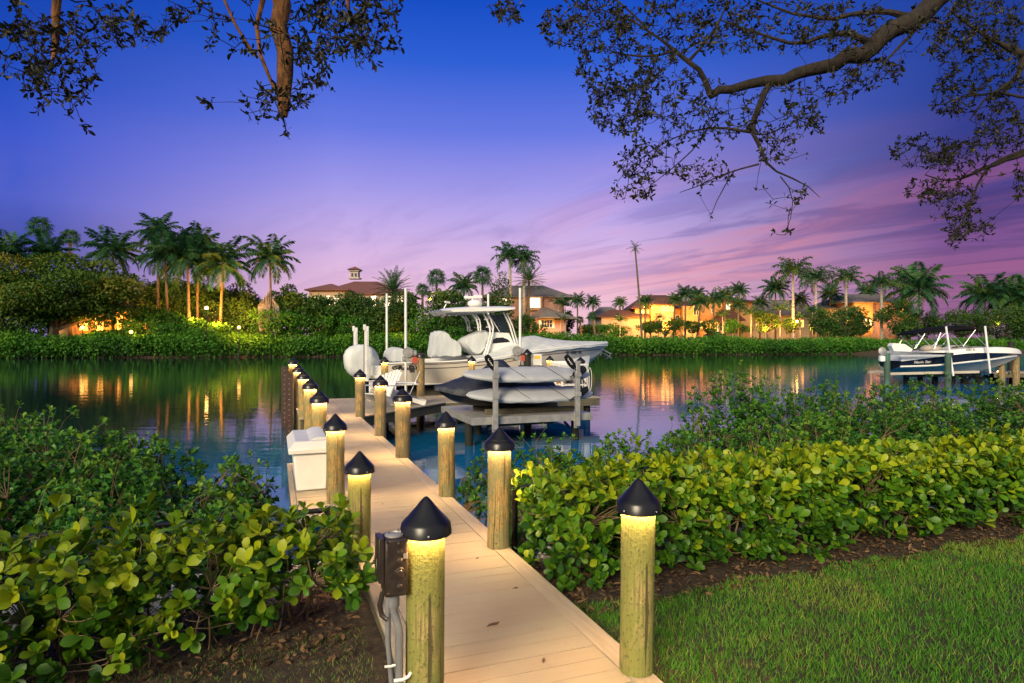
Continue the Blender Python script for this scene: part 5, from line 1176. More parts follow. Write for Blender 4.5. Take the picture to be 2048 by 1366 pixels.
def tree(px, d, wpx, ytop, ybot, label, matk='fardark', n=2600, size=.42, seed=0, name='broadleaf_tree', cat='tree', group='broadleaf trees on the far bank', tb=.45, depth=None, trunkmat='fartrunk', lumps=16, bare=0):
    d = max(d, float(bankY((px-1024)/F*d))+4.5); base = gpos(px, d); t = thing(name, label, cat, base, random.random()*6, group)
    m_ = d/F; rx_ = wpx*m_/2; zt = CAMZ-(ytop-683)*m_-base.z; zb = max(.3, CAMZ-(ybot-683)*m_-base.z); rz2 = (zt-zb)/2; c = (0, 0, (zt+zb)/2)
    t.rotation_euler = (0, 0, 0); dy = depth or rx_*.9
    dy = dy*.7; cloud('crown', heap(c, (rx_, dy, rz2), lumps, seed), n, size, M[matk], t, seed, tb)
    g = MB(); rg = random.Random(seed)
    hgt = zb+rz2*.6; r0 = max(.12, rx_*.05); g.tube([(0, 0, -.3), (rg.uniform(-.2, .2), 0, hgt*.4), (rg.uniform(-.3, .3), 0, hgt)], [r0*1.3, r0, r0*.7], 7)
    for k in range(7+bare):
        an = rg.uniform(0, 6.28); l_ = rg.uniform(.5, .95); h0 = hgt*rg.uniform(.35, .9); e_ = (rx_*l_*math.cos(an), dy*l_*math.sin(an), min(zt*.93, zb+rz2*rg.uniform(.5, 1.6)))
        g.tube([(0, 0, h0), (e_[0]*.5, e_[1]*.5, (h0+e_[2])/2+.2), e_], [r0*.55, r0*.35, r0*.12], 5)
    g.build('trunk', M[trunkmat], t, smooth=True); return t
TR = [(110, 101, 330, 515, 662, 'broad spreading tree with bronze green crown at the far left', 'farwarm', 17000, .42),
      (20, 99, 170, 545, 700, 'dark dense tree cut by the left picture edge', 'fardark', 5000, .42),
      (205, 98, 120, 662, 700, 'bright green bush in front of the lit house at far left', 'farleaf', 2200, .36),
      (300, 99, 110, 618, 690, 'round green tree right of the spreading bronze tree', 'farleaf', 2600, .36),
      (385, 100, 140, 640, 695, 'wide green tree under the tall coconut palms', 'farleaf', 3000, .36),
      (380, 116, 150, 560, 640, 'amber lit tree behind the coconut palms', 'farwarm', 2600, .4),
      (330, 112, 120, 560, 680, 'dark tree behind the trunks of the tall coconut palms', 'fardark', 3200, .42), (425, 113, 120, 575, 680, 'dark tree behind the amber lit coconut trunks', 'fardark', 3000, .42), (500, 112, 90, 585, 685, 'dark tree left of the hanging grey roots', 'fardark', 2400, .42), (270, 118, 90, 540, 620, 'airy dark tree between two coconut palms', 'fardark', 1500, .36),
      (470, 116, 90, 570, 660, 'dark tree behind the glowing garden at left', 'fardark', 1800, .4),
      (575, 112, 80, 575, 650, 'dark round tree behind the leftmost white lift poles side, under the last coconut palm', 'fardark', 2400, .4),
      (600, 106, 90, 580, 660, 'dark green tree left of the cupola house', 'fardark', 2000, .4),
      (545, 102, 120, 618, 690, 'low green tree in front of grey aerial roots', 'farleaf', 2500, .36),
      (625, 102, 120, 615, 690, 'low green tree below the cupola house at left', 'farleaf', 2600, .36),
      (700, 103, 110, 622, 692, 'low green tree below the cupola house at centre', 'farleaf', 2400, .36),
      (680, 112, 140, 590, 650, 'dark tangled palms and shrubs in front of the cupola house', 'fardark', 2800, .4),
      (770, 110, 130, 585, 680, 'dark tree just right of the cupola house', 'fardark', 2800, .4),
      (760, 104, 90, 615, 690, 'green tree behind the outboard covers', 'farleaf', 2000, .36),
      (835, 104, 120, 600, 690, 'tall green tree behind the left pair of lift poles', 'farleaf', 3000, .36),
      (900, 108, 110, 575, 680, 'dark tree behind the stern end of the hardtop', 'fardark', 2600, .4),
      (905, 103, 90, 635, 694, 'green tree behind the seat covers of the fishing boat', 'farleaf', 1900, .36),
      (985, 108, 90, 605, 690, 'dark tree behind the boat windshield', 'fardark', 2000, .4),
      (1000, 116, 60, 545, 640, 'thin airy tree in front of the grey roofed house', 'fardark', 700, .36),
      (1050, 109, 70, 625, 690, 'dark bush at the left wall of the pink house', 'fardark', 1300, .36),
      (1135, 128, 34, 618, 665, 'narrow dark shrub at the right corner of the pink house', 'fardark', 500, .36),
      (1225, 150, 70, 648, 676, 'clipped green bush between the two centre houses', 'farleaf', 1200, .36),
      (1175, 148, 50, 650, 672, 'low dark bush right of the pink house', 'fardark', 700, .36),
      (1300, 148, 44, 640, 668, 'small dark tree in front of the villa porch', 'fardark', 700, .34), (1352, 147, 26, 628, 668, 'slim shrub beside the larger entry arch', 'fardark', 350, .32), (1418, 148, 40, 636, 668, 'dim tree before the parked car', 'fardark', 600, .34), (1462, 147, 36, 640, 668, 'rounded bush in front of the white columns', 'farleaf', 500, .34), (1722, 146, 44, 632, 672, 'leafy shrub against the orange lit bay wall', 'fardark', 700, .34), (1580, 146, 40, 634, 668, 'low dark shrub between the yellow palms', 'fardark', 600, .34), (1385, 148, 30, 640, 668, 'dark clipped shrub by the arched entry', 'fardark', 500, .36),
      (1330, 146, 80, 640, 668, 'dim planting bed under the porch lamp', 'farwarm', 900, .36),
      (1480, 150, 46, 648, 668, 'dark clipped shrub right of the garage columns', 'fardark', 500, .36),
      (1535, 146, 60, 620, 668, 'yellow lit shrubbery before the grey roofed garage', 'farwarm', 1100, .36),
      (1690, 138, 100, 605, 690, 'round dark green tree before the two storey villa', 'fardark', 3000, .38),
      (1640, 140, 50, 615, 680, 'shrubby dark tree by the bright garden lamp', 'fardark', 900, .38),
      (1800, 142, 80, 602, 676, 'dark tree hiding the right end of the villa', 'fardark', 2000, .4),
      (1850, 150, 100, 622, 690, 'dim green tree under the big right coconut palm', 'fardark', 1900, .4),
      (1925, 150, 110, 622, 690, 'grey green tree behind the black bimini top', 'fardark', 2200, .4),
      (2010, 142, 110, 618, 690, 'dark tree at the right picture edge', 'fardark', 2200, .4),
      (2060, 136, 90, 600, 690, 'dense dark tree cut by the right picture edge', 'fardark', 1800, .4)]
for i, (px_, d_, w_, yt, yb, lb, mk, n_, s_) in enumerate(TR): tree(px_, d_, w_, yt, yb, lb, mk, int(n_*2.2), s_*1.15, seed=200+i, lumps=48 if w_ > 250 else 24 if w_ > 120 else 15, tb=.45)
# hanging grey aerial roots under the last coconut palm
t = thing('aerial_roots', 'bundle of grey hanging aerial roots under the right coconut palm of the left group', 'roots', gpos(538, 107)); g = MB(); rg = random.Random(4)
for k in range(60):
    x0_ = rg.uniform(-1.6, 1.6); g.tube([(x0_*.7, rg.uniform(-.6, .6), 9.6-abs(x0_)*1.2), (x0_+rg.uniform(-.3, .3), -.3, 7.0), (x0_*1.1+rg.uniform(-.5, .5), -.5, 2.6+rg.random()*2)], .045, 4, caps=False)
g.build('strands', pmat('grey_root', (.20, .19, .18), (.12, .115, .11), 4, .9), t)
# ------------------------------------------------------------------ palms
def frond_crown(name, kind, seed):
    """crown mesh of unit reach"""
    rng = np.random.default_rng(seed); Vs = []; Fs = []; T = []; k = 0
    def quad(p0, p1, p2, p3, t_):
        nonlocal k
        Vs.extend([p0, p1, p2, p3]); Fs.extend([k, k+1, k+2, k+3]); T.extend([t_]*4); k += 4
    nf = {'coconut': 26, 'royal': 20, 'date': 46, 'fan': 24, 'tuft': 14, 'areca': 14}[kind]
    for i in range(nf):
        az = i*2.39996+rng.uniform(-.2, .2); f_ = i/nf
        if kind in ('coconut',): e0 = R(82)-f_*R(100); Lf = rng.uniform(.85, 1.05); droop = .8+.9*f_
        elif kind == 'royal': e0 = R(80)-f_*R(85); Lf = rng.uniform(.85, 1.0); droop = 1.35+.4*f_
        elif kind == 'date': e0 = R(85)-f_*R(112); Lf = rng.uniform(.8, 1.0); droop = .45
        elif kind == 'areca': e0 = R(80)-f_*R(60); Lf = rng.uniform(.8, 1.05); droop = 1.1
        elif kind == 'tuft': e0 = R(80)-f_*R(130); Lf = rng.uniform(.5, 1.0); droop = .8
        else: e0 = R(85)-f_*R(125); Lf = rng.uniform(.50, .62); droop = .4
        tt = rng.uniform(.2, .65)-.1*(f_ > .8)+(.3 if rng.random() < .08 else 0)
        h = np.array([math.cos(az), math.sin(az), 0]); sd = np.array([-math.sin(az), math.cos(az), 0]); p = np.zeros(3); e = e0; ns = 9; pts = [p.copy()]; es = [e]
        for s_ in range(ns):
            e -= droop/ns*(.5+1.2*s_/ns); p = p+(h*math.cos(e)+np.array([0, 0, 1])*math.sin(e))*Lf/ns; pts.append(p.copy()); es.append(e)
        if kind == 'fan':
            for s_ in range(4): 
                a0, a1 = pts[s_], pts[s_+1]; quad(a0-sd*.008, a0+sd*.008, a1+sd*.007, a1-sd*.007, tt)
            c0 = pts[6]; dirh = h*math.cos(es[6])+np.array([0, 0, 1])*math.sin(es[6]); nrm = np.cross(dirh, sd)
            for j in range(15):
                an = (j-7)/7*R(118); dv = dirh*math.cos(an)+sd*math.sin(an); tip = c0+dv*.46*rng.uniform(.85, 1.05)+np.array([0, 0, -.16-.16*abs(j-7)/7]); pv = np.cross(dv, nrm)*.026; md = c0+dv*.27+np.array([0, 0, -.01]); quad(c0, md-pv, tip, md+pv, tt+rng.normal(0, .06))
            continue
        tot = ns
        for s_ in range(ns):
            a0, a1 = pts[s_], pts[s_+1]; w0 = .012*(1-s_/ns)+.003; quad(a0-sd*w0, a0+sd*w0, a1+sd*w0*.8, a1-sd*w0*.8, min(1, tt+.35))
        nlf = {'coconut': 30, 'royal': 30, 'date': 24, 'areca': 18, 'tuft': 12}[kind]
        for j in range(nlf):
            u = .12+.88*j/(nlf-1); x_ = u*ns; s_ = min(ns-1, int(x_)); q_ = pts[s_]+(pts[s_+1]-pts[s_])*(x_-s_); e = es[s_]; ax = h*math.cos(e)+np.array([0, 0, 1])*math.sin(e)
            ll = {'coconut': .27, 'royal': .23, 'date': .15, 'areca': .26, 'tuft': .22}[kind]*math.sin(PI*min(1, .18+u*.75))**.6*Lf
            sweep = {'coconut': .55, 'royal': .5, 'date': .8, 'areca': .7, 'tuft': .6}[kind]; dz = {'coconut': -.55, 'royal': -.35, 'date': .12, 'areca': -.5, 'tuft': -.4}[kind]
            for sg in (-1, 1):
                dv = sd*sg+ax*sweep+np.array([0, 0, dz+rng.normal(0, .22)]); 
                if kind == 'royal': dv += rng.normal(0, .35, 3)
                dv = dv/np.linalg.norm(dv); tip = q_+dv*ll+np.array([0, 0, -.12*ll]); md = q_+dv*ll*.5; pv = ax*(.022 if kind != 'date' else .015); quad(q_-pv*.6, md-pv, tip, md+pv, tt+rng.normal(0, .07))
    mt_ = M['palmleaf']
    o = mesh_np(name, np.array(Vs), np.array(Fs), 4, mt_, None, tint=np.clip(T, 0, 1)); me = o.data; bpy.data.objects.remove(o); return me
CR = {k: [frond_crown('crown', k, s_) for s_ in range(n_)] for k, n_ in (('coconut', 3), ('royal', 2), ('date', 1), ('fan', 2), ('tuft', 1), ('areca', 2))}
def palm(px, yc, wpx, kind, d, label, lean=0, group=None, ybase=None, tilt=None, trunk_r=None, twin=None, gz=None):
    d = max(d, float(bankY((px-1024)/F*d))+5.5); base = gpos(px-lean, d, gz); t = thing({'coconut': 'coconut_palm', 'royal': 'royal_palm', 'date': 'date_palm', 'fan': 'fan_palm', 'tuft': 'tall_thin_palm', 'areca': 'garden_palm'}[kind], label, 'palm tree', base, 0, group or 'palms on the far bank')
    m_ = d/F; top = P(px, yc, d)-base; r_ = trunk_r or {'coconut': .20, 'royal': .27, 'date': .28, 'fan': .22, 'tuft': .20, 'areca': .10}[kind]
    g = MB(); n_ = 12; pts = []; rs_ = []
    for i in range(n_+1):
        u = i/n_; bx = top.x*(u**1.5 if kind == 'coconut' else u**1.0 if kind != 'tuft' else u**1.25); pts.append((bx, 0, top.z*u-.4*(1-u))); rr = r_*(1.35-.5*u) if kind != 'royal' else r_*(1.0+.25*math.sin(u*PI*.9)-.2*u); rs_.append(rr)
    g.tube(pts, rs_, 8)
    g.build('trunk', M['royaltrunk'] if kind in ('royal', 'areca') else M['palmtrunk'], t, smooth=True)
    if kind == 'royal': g = MB(); g.tube([(top.x*(1-.13), 0, top.z-1.9), (top.x, 0, top.z)], [.24, .13], 8); g.build('crownshaft', M['farleafsolid'], t, smooth=True)
    me = CR[kind][random.randrange(len(CR[kind]))]; c = bpy.data.objects.new('crown', me); link(c); c.parent = t; c.location = top; s_ = wpx*m_/2*(1.26 if kind != 'fan' else 1.0); c.scale = (s_, s_, s_); c.rotation_euler = (0, 0, random.random()*6.28)
    return t
M['farleafsolid'] = pmat('crownshaft_green', (.06, .12, .04), (.04, .09, .03), 2, .5)
PM = [(12, 508, 105, 'coconut', 100, 'coconut palm cut by the left picture edge', 4), (80, 455, 72, 'fan', 112, 'tallest fan palm at the far left with a dead skirt', 0), (98, 510, 100, 'coconut', 104, 'coconut palm half hidden behind the spreading bronze tree', 0), (140, 475, 58, 'fan', 114, 'small fan palm right of the tallest left one', 0),
      (226, 505, 105, 'coconut', 106, 'lone coconut palm between the spreading tree and the tall group', 0), (316, 465, 84, 'coconut', 108, 'tallest and narrowest coconut palm of the left group', 0), (330, 512, 110, 'coconut', 104, 'coconut palm at the left of the tall group', -6), (375, 520, 130, 'coconut', 101, 'largest coconut palm with drooping fronds in the left group', -4), (395, 490, 80, 'coconut', 110, 'coconut palm behind the largest one', 0),
      (446, 530, 120, 'coconut', 102, 'coconut palm lit amber from below beside the glowing garden', 6), (540, 518, 104, 'coconut', 101, 'coconut palm with clear sky around it, over grey roots', -2),
      (786, 582, 84, 'date', 112, 'bushy blue green date palm right of the cupola house', 0), (873, 556, 62, 'fan', 118, 'sunlit fan palm behind the boat antenna poles', 0), (845, 580, 46, 'fan', 114, 'low yellowish fan palm left of a taller one', 0), (928, 572, 60, 'coconut', 118, 'small dark coconut palm between two fan palms', 0), (965, 552, 68, 'fan', 118, 'fan palm left of the grey roofed house', 0),
      (1020, 514, 78, 'royal', 124, 'tall slender palm, left one of the twin pair over the grey roof', 0), (1048, 520, 68, 'royal', 126, 'tall slender palm, right one of the twin pair over the grey roof', 0), (1058, 562, 66, 'date', 120, 'spiky date palm before the grey roofed house', 2),
      (1118, 608, 42, 'areca', 125, 'small palm against the upper wall of the pink house', 6), (1130, 612, 38, 'areca', 125, 'small palm at the right corner of the pink house', 4), (1122, 640, 30, 'areca', 122, 'lowest little palm by the pink house', 2), (1155, 602, 36, 'coconut', 170, 'small distant palm right of the pink house', 0), (1186, 605, 34, 'coconut', 172, 'small distant palm against the pale horizon sky', 0),
      (1160, 640, 26, 'fan', 140, 'small pale palm with leaning white trunk, left one', -5), (1184, 632, 30, 'fan', 140, 'small pale palm with leaning white trunk, right one', -10), (1240, 606, 30, 'coconut', 165, 'distant palm left of the tall thin palm', 0), (1240, 642, 34, 'areca', 146, 'low palm glowing orange under garden lamps by the tall thin trunk', 0),
      (1270, 496, 36, 'tuft', 138, 'very tall thin palm with a small ragged tuft', -14),
      (1350, 600, 34, 'coconut', 150, 'palm in front of the main villa roof, left one', 3), (1371, 590, 44, 'coconut', 150, 'palm in front of the main villa roof, centre one', 1), (1402, 605, 44, 'coconut', 149, 'leaning palm by the villa balcony', 8), (1318, 636, 24, 'areca', 147, 'small dark palm beside the arched entry', 2), (1395, 588, 34, 'coconut', 175, 'distant palm just above the villa roof', 0), (1450, 592, 44, 'coconut', 155, 'palm over the right wing of the main villa', 0), (1478, 582, 40, 'coconut', 156, 'palm with an airy crown above the villa', 0), (1476, 610, 34, 'coconut', 148, 'palm with a straight pale trunk before the garage', 0), (1445, 632, 36, 'areca', 147, 'low yellow lit palm left of the garage', 0), (1502, 628, 40, 'areca', 146, 'low bright yellow palm at the grey roofed garage', 0), (1560, 620, 44, 'areca', 146, 'low bright yellow palm in the middle of the lit garden', 0), (1530, 636, 36, 'areca', 148, 'low yellow palm just left of the brightest one', 0),
      (1290, 604, 34, 'coconut', 150, 'palm at the left corner of the main villa', 0), (1428, 600, 40, 'coconut', 151, 'palm between the villa balcony and its right wing', 2), (1520, 606, 36, 'coconut', 158, 'palm before the left end of the broad grey roof', 0), (1600, 600, 40, 'coconut', 158, 'palm before the middle of the broad grey roof', 0), (1660, 590, 50, 'coconut', 160, 'palm between the second and third royal palms', 0), (1735, 584, 46, 'coconut', 165, 'palm rising behind the grey tile roof at right', 0), (1600, 636, 30, 'areca', 147, 'low palm left of the white star-like lamp', 0), (1551, 578, 56, 'coconut', 152, 'palm left of the biggest royal palm', 0), (1586, 545, 84, 'royal', 146, 'biggest royal palm with a thick pale trunk', 0), (1632, 558, 74, 'royal', 148, 'second royal palm from the left in the right row', 0), (1692, 558, 70, 'royal', 150, 'third royal palm from the left in the right row', 0), (1625, 624, 40, 'areca', 144, 'low yellow palm by the star bright lamp', 0), (1710, 622, 30, 'areca', 150, 'little palm lit orange against the villa wall', 0),
      (1763, 568, 66, 'royal', 146, 'fourth royal palm from the left in the right row', 0), (1818, 552, 66, 'royal', 154, 'palm behind the big right coconut palm', 0), (1838, 580, 112, 'coconut', 144, 'big full coconut palm at the right', 0), (1970, 592, 96, 'coconut', 150, 'coconut palm against the purple sky near the right edge', 0), (2028, 595, 104, 'coconut', 146, 'coconut palm at the right picture edge', 0), (2062, 600, 90, 'coconut', 142, 'coconut palm cut by the right picture edge', 0)]
for q_ in PM: palm(*q_[:6], lean=q_[6])
# ------------------------------------------------------------------ houses
def wallmat(name, c): return pmat(name, c, tuple(v*.8 for v in c), .8, .85, bumps=.2, bdist=.02)
def roofmat(name, c1, c2):
    m, nt, b, out = newmat(name); b.inputs['Roughness'].default_value = .8; v = coords(nt)
    wv = nt.nodes.new('ShaderNodeTexWave'); wv.bands_direction = 'Z'; wv.inputs['Scale'].default_value = 2.2; wv.inputs['Distortion'].default_value = .4; nt.links.new(v, wv.inputs[0])
    n_ = noise(nt, v, 1.6, 5); c = ramp(nt, n_, [(.3, c1), (.7, c2)]); c = mixc(nt, math_(nt, 'MULTIPLY', wv.outputs['Fac'], .45), c, tuple(q*.45 for q in c1)); nt.links.new(c, b.inputs['Base Color']); bump(nt, b, wv.outputs['Fac'], .5, .08); return m
M['terra'] = roofmat('terracotta_tiles', (.20, .075, .06), (.13, .055, .05)); M['greyroof'] = roofmat('grey_tiles', (.17, .15, .14), (.10, .09, .09)); M['brownroof'] = roofmat('brown_tiles', (.11, .045, .03), (.06, .03, .025)); M['blueroof'] = roofmat('blue_grey_shingle', (.16, .19, .22), (.10, .12, .15))
M['wall_pink'] = wallmat('pink_stucco', (.42, .26, .21)); M['wall_cream'] = wallmat('cream_stucco', (.40, .28, .17)); M['wall_gold'] = wallmat('gold_stucco', (.40, .22, .09)); M['wall_pale'] = wallmat('pale_stucco', (.42, .36, .32))
M['litwin'] = emat('lit_window', (1, .45, .08), 2.6); M['softwin'] = emat('soft_window', (1, .82, .55), 1.6); M['darkwin'] = pmat('dark_window', (.03, .04, .05), (.05, .06, .08), 2, .15)
def house(label, d, rz=0.0):
    return thing('house', label, 'house', (0, d, GZF), 0, None), d
def hx(px, d): return (px-1024)/F*d
def hz(py, d): return CAMZ-(py-683)/F*d-GZF
def walls(h, px0, px1, yt, depth, mat, d=None, dy=0, yb=None, name='wall'):
    t, D0 = h; d = D0+dy; g = MB(); z0 = -.5 if yb is None else hz(yb, d); g.bb(hx(px0, d), hx(px1, d), dy, dy+depth, z0, hz(yt, d)); return g.build(name, M[mat], t)
def hip(h, px0, px1, ye, yr, depth, mat, dy=0, over=.7, name='roof', ridge=.45, p0=None, p1=None, gable=None):
    t, D0 = h; d = D0+dy; x0_, x1_ = hx(px0, d)-over*.0, hx(px1, d); z0, z1 = hz(ye, d), hz(yr, d); y0_, y1_ = dy-over, dy+depth+over; ym = (y0_+y1_)/2; w_ = x1_-x0_
    ra, rb_ = (x0_+w_*(.5-ridge/2), x0_+w_*(.5+ridge/2)) if p0 is None else (hx(p0, d), hx(p1, d))
    g = MB(); vs = [(x0_, y0_, z0), (x1_, y0_, z0), (x1_, y1_, z0), (x0_, y1_, z0), (ra, ym, z1), (rb_, ym, z1)]
    vs += [(x0_, y0_, z0-.22), (x1_, y0_, z0-.22), (x1_, y1_, z0-.22), (x0_, y1_, z0-.22)]
    g.add(vs, [(0, 1, 5, 4), (1, 2, 5), (2, 3, 4, 5), (3, 0, 4), (6, 7, 1, 0), (7, 8, 2, 1), (8, 9, 3, 2), (9, 6, 0, 3), (9, 8, 7, 6)]); return g.build(name, M[mat], t)
def window(h, px0, px1, y0, y1, mat='litwin', dy=0, arch=False, bars=(1, 1), frame='white', name='window'):
    t, D0 = h; d = D0+dy; x0_, x1_, za, zb = hx(px0, d), hx(px1, d), hz(y1, d), hz(y0, d); fw = .09
    g = MB(); n_ = 10; cx_ = (x0_+x1_)/2; rr = (x1_-x0_)/2
    if arch: zb -= rr; poly = [(x0_, za), (x1_, za), (x1_, zb)]+[(cx_+rr*math.cos(PI*i/n_), zb+rr*math.sin(PI*i/n_)) for i in range(1, n_)]+[(x0_, zb)]
    else: poly = [(x0_, za), (x1_, za), (x1_, zb), (x0_, zb)]
    k = len(poly); outp = [(x0_-fw, za-fw), (x1_+fw, za-fw), (x1_+fw, zb+(0 if arch else fw))]+([(cx_+(rr+fw)*math.cos(PI*i/n_), zb+(rr+fw)*math.sin(PI*i/n_)) for i in range(1, n_)] if arch else [])+[(x0_-fw, zb+(0 if arch else fw))]
    for i in range(k):
        j = (i+1) % k; a, b_, c, e = outp[i], outp[j], poly[j], poly[i]
        g.add([(a[0], dy-.10, a[1]), (b_[0], dy-.10, b_[1]), (c[0], dy-.10, c[1]), (e[0], dy-.10, e[1]), (a[0], dy+.02, a[1]), (b_[0], dy+.02, b_[1]), (c[0], dy+.02, c[1]), (e[0], dy+.02, e[1])], [(0, 1, 2, 3), (0, 4, 5, 1), (3, 2, 6, 7)])
    for i in range(1, bars[0]+1): xx = x0_+(x1_-x0_)*i/(bars[0]+1); g.bb(xx-.035, xx+.035, dy-.07, dy-.03, za, zb)
    for i in range(1, bars[1]+1): zz = za+(zb-za)*i/(bars[1]+1); g.bb(x0_, x1_, dy-.075, dy-.035, zz-.03, zz+.03)
    f_ = g.build(name, M[frame], t); g = MB(); g.add([(p[0], dy-.03, p[1]) for p in poly], [tuple(range(k))]); g.build('pane', M[mat], f_); return f_
# left hidden house
h = house('house with a blue grey shingle roof glowing behind the trees at far left', 116); walls(h, 110, 330, 622, 12, 'wall_gold'); hip(h, 100, 345, 622, 580, 12, 'blueroof', p0=215, p1=262)
for a_, b_ in ((160, 176), (192, 206), (236, 246), (262, 274)): window(h, a_, b_, 630, 660, 'litwin')
h = house('low lit garden villa behind the tall coconut palms', 132); walls(h, 325, 500, 598, 12, 'wall_pink'); hip(h, 318, 508, 600, 580, 12, 'greyroof'); [window(h, a_, a_+14, 606, 626, 'litwin') for a_ in (345, 385, 425, 462)]
# cupola house
h = house('large house with terracotta hip roofs and a small cupola', 138); walls(h, 640, 810, 586, 16, 'wall_pale'); hip(h, 628, 822, 587, 556, 16, 'terra', p0=690, p1=740)
walls(h, 618, 690, 579, 6, 'wall_cream', dy=-4); hip(h, 610, 698, 579, 565, 6, 'terra', dy=-4, ridge=.05, name='wing_roof')
g = MB(); d_ = 138+8; cx0, cx1 = hx(702, d_), hx(718, d_); g.bb(cx0, cx1, 7.1, 8.9, hz(557, d_), hz(541, d_)); g.bb(cx0-.35, cx1+.35, 6.8, 9.2, hz(557, d_)-.15, hz(557, d_)+.12); g.bb(cx0-.3, cx1+.3, 6.8, 9.2, hz(543, d_), hz(540, d_)); cu = g.build('cupola', M['wall_pale'], h[0])
g = MB(); xa, xb, zc = hx(697, d_), hx(724, d_), hz(540, d_); g.add([(xa, 6.4, zc), (xb, 6.4, zc), (xb, 9.6, zc), (xa, 9.6, zc), ((xa+xb)/2, 8, hz(533, d_))], [(0, 1, 4), (1, 2, 4), (2, 3, 4), (3, 0, 4), (3, 2, 1, 0)]); g.build('cupola_roof', M['terra'], cu)
g = MB(); [g.bb(hx(p_, d_)-.2, hx(p_, d_)+.2, 7.04, 7.12, hz(554, d_), hz(547, d_)) for p_ in (706.5, 713.5)]; g.build('louvre', M['darkwin'], cu)
for a_ in (630, 650, 668, 742, 770, 795): window(h, a_, a_+10, 592, 612, 'softwin', dy=-4 if a_ < 690 else 0)
# pink house centre
h = house('two storey pink stucco house with grey tile hip roofs behind the fishing boat', 128); walls(h, 985, 1128, 592, 12, 'wall_pink'); hip(h, 960, 1147, 593, 566, 12, 'greyroof', p0=1020, p1=1090)
walls(h, 1046, 1085, 593, 1.0, 'wall_cream', dy=-.9, yb=620, name='bay_wall')
window(h, 1058, 1080, 596, 615, 'softwin', dy=-.9, bars=(1, 1)); window(h, 1000, 1014, 597, 612, 'softwin')
walls(h, 1060, 1132, 636, 7, 'wall_pink', dy=-5, name='front_wing_wall'); hip(h, 1050, 1156, 636, 613, 7, 'greyroof', dy=-5, p0=1086, p1=1094, name='front_wing_roof')
hip(h, 1078, 1120, 634, 621, 2, 'greyroof', dy=-7, ridge=.03, name='porch_roof'); window(h, 1083, 1104, 640, 655, 'darkwin', dy=-5, bars=(3, 1)); walls(h, 1104.6, 1109, 639, .1, 'white', dy=-5.1, yb=656, name='shutter'); walls(h, 1078, 1082.4, 639, .1, 'white', dy=-5.1, yb=656, name='shutter')
h = house('distant house with a plain grey roof right of the pink house', 175); walls(h, 1185, 1250, 632, 10, 'wall_pale'); hip(h, 1180, 1262, 633, 612, 10, 'greyroof', p0=1205, p1=1228)
h = house('single storey tan house with a dark brown roof left of the main villa', 158); walls(h, 1203, 1300, 633, 12, 'wall_cream'); hip(h, 1196, 1310, 633, 617, 12, 'brownroof')
# main villa
h = house('main mediterranean villa with brown tile roofs, arches and glowing windows', 160)
walls(h, 1270, 1392, 617, 14, 'wall_gold'); hip(h, 1262, 1400, 616, 586, 14, 'brownroof', p0=1300, p1=1345); walls(h, 1303, 1350, 608, 3, 'wall_cream', dy=-3, name='tower_wall'); hip(h, 1295, 1358, 608, 594, 3, 'brownroof', dy=-3, ridge=.2, name='tower_roof')
for a_ in (1323, 1332.5, 1341.5): window(h, a_, a_+5.5, 612, 622, 'litwin', dy=-3, arch=True, bars=(0, 0))
for a_ in (1284, 1296): window(h, a_, a_+5, 620, 626, 'litwin')
window(h, 1305, 1320, 643, 662, 'litwin', dy=-3, arch=True, bars=(0, 0), name='arched_entry'); window(h, 1324, 1345, 637, 662, 'litwin', dy=-3, arch=True, bars=(0, 0), name='arched_entry'); window(h, 1352, 1359, 630, 642, 'darkwin', arch=True, bars=(1, 1)); window(h, 1276, 1290, 645, 655, 'litwin')
walls(h, 1392, 1505, 603, 14, 'wall_gold', dy=1, name='right_wall'.replace('right', 'wing')); hip(h, 1384, 1512, 603, 590, 14, 'brownroof', dy=1, p0=1410, p1=1480, name='wing_roof'); walls(h, 1366, 1396, 612, 3, 'wall_cream', dy=-2, name='balcony_wall')
window(h, 1369, 1374, 621, 634, 'darkwin', arch=True); window(h, 1388, 1396.5, 612, 630, 'darkwin', dy=-2); window(h, 1423, 1428, 610, 625, 'darkwin', dy=1); window(h, 1437, 1442, 606, 616, 'darkwin', dy=1); window(h, 1452, 1460, 608, 620, 'softwin', dy=1)
window(h, 1400, 1405, 643, 658, 'litwin', dy=1, name='door'); window(h, 1412, 1432, 645, 660, 'litwin', dy=1, name='garage_door'); window(h, 1440, 1452, 645, 662, 'darkwin', dy=1, name='garage_door')
g = MB(); [g.tube([(hx(p_, 158), -1.5, -.3), (hx(p_, 158), -1.5, hz(641, 158))], .22, 10) for p_ in (1437, 1450, 1466)]; g.build('columns', M['white'], h[0], smooth=True); hip(h, 1430, 1490, 640, 619, 3, 'brownroof', dy=-3, ridge=.3, name='garage_roof')
# grey roofed garage house
h = house('long low house with a broad grey tile hip roof in the lit garden', 166); walls(h, 1500, 1670, 630, 14, 'wall_cream'); hip(h, 1488, 1680, 630, 596, 14, 'greyroof', p0=1535, p1=1610); [window(h, a_, a_+7, 640, 654, 'litwin', bars=(1, 1)) for a_ in (1512, 1545, 1600, 1640)]
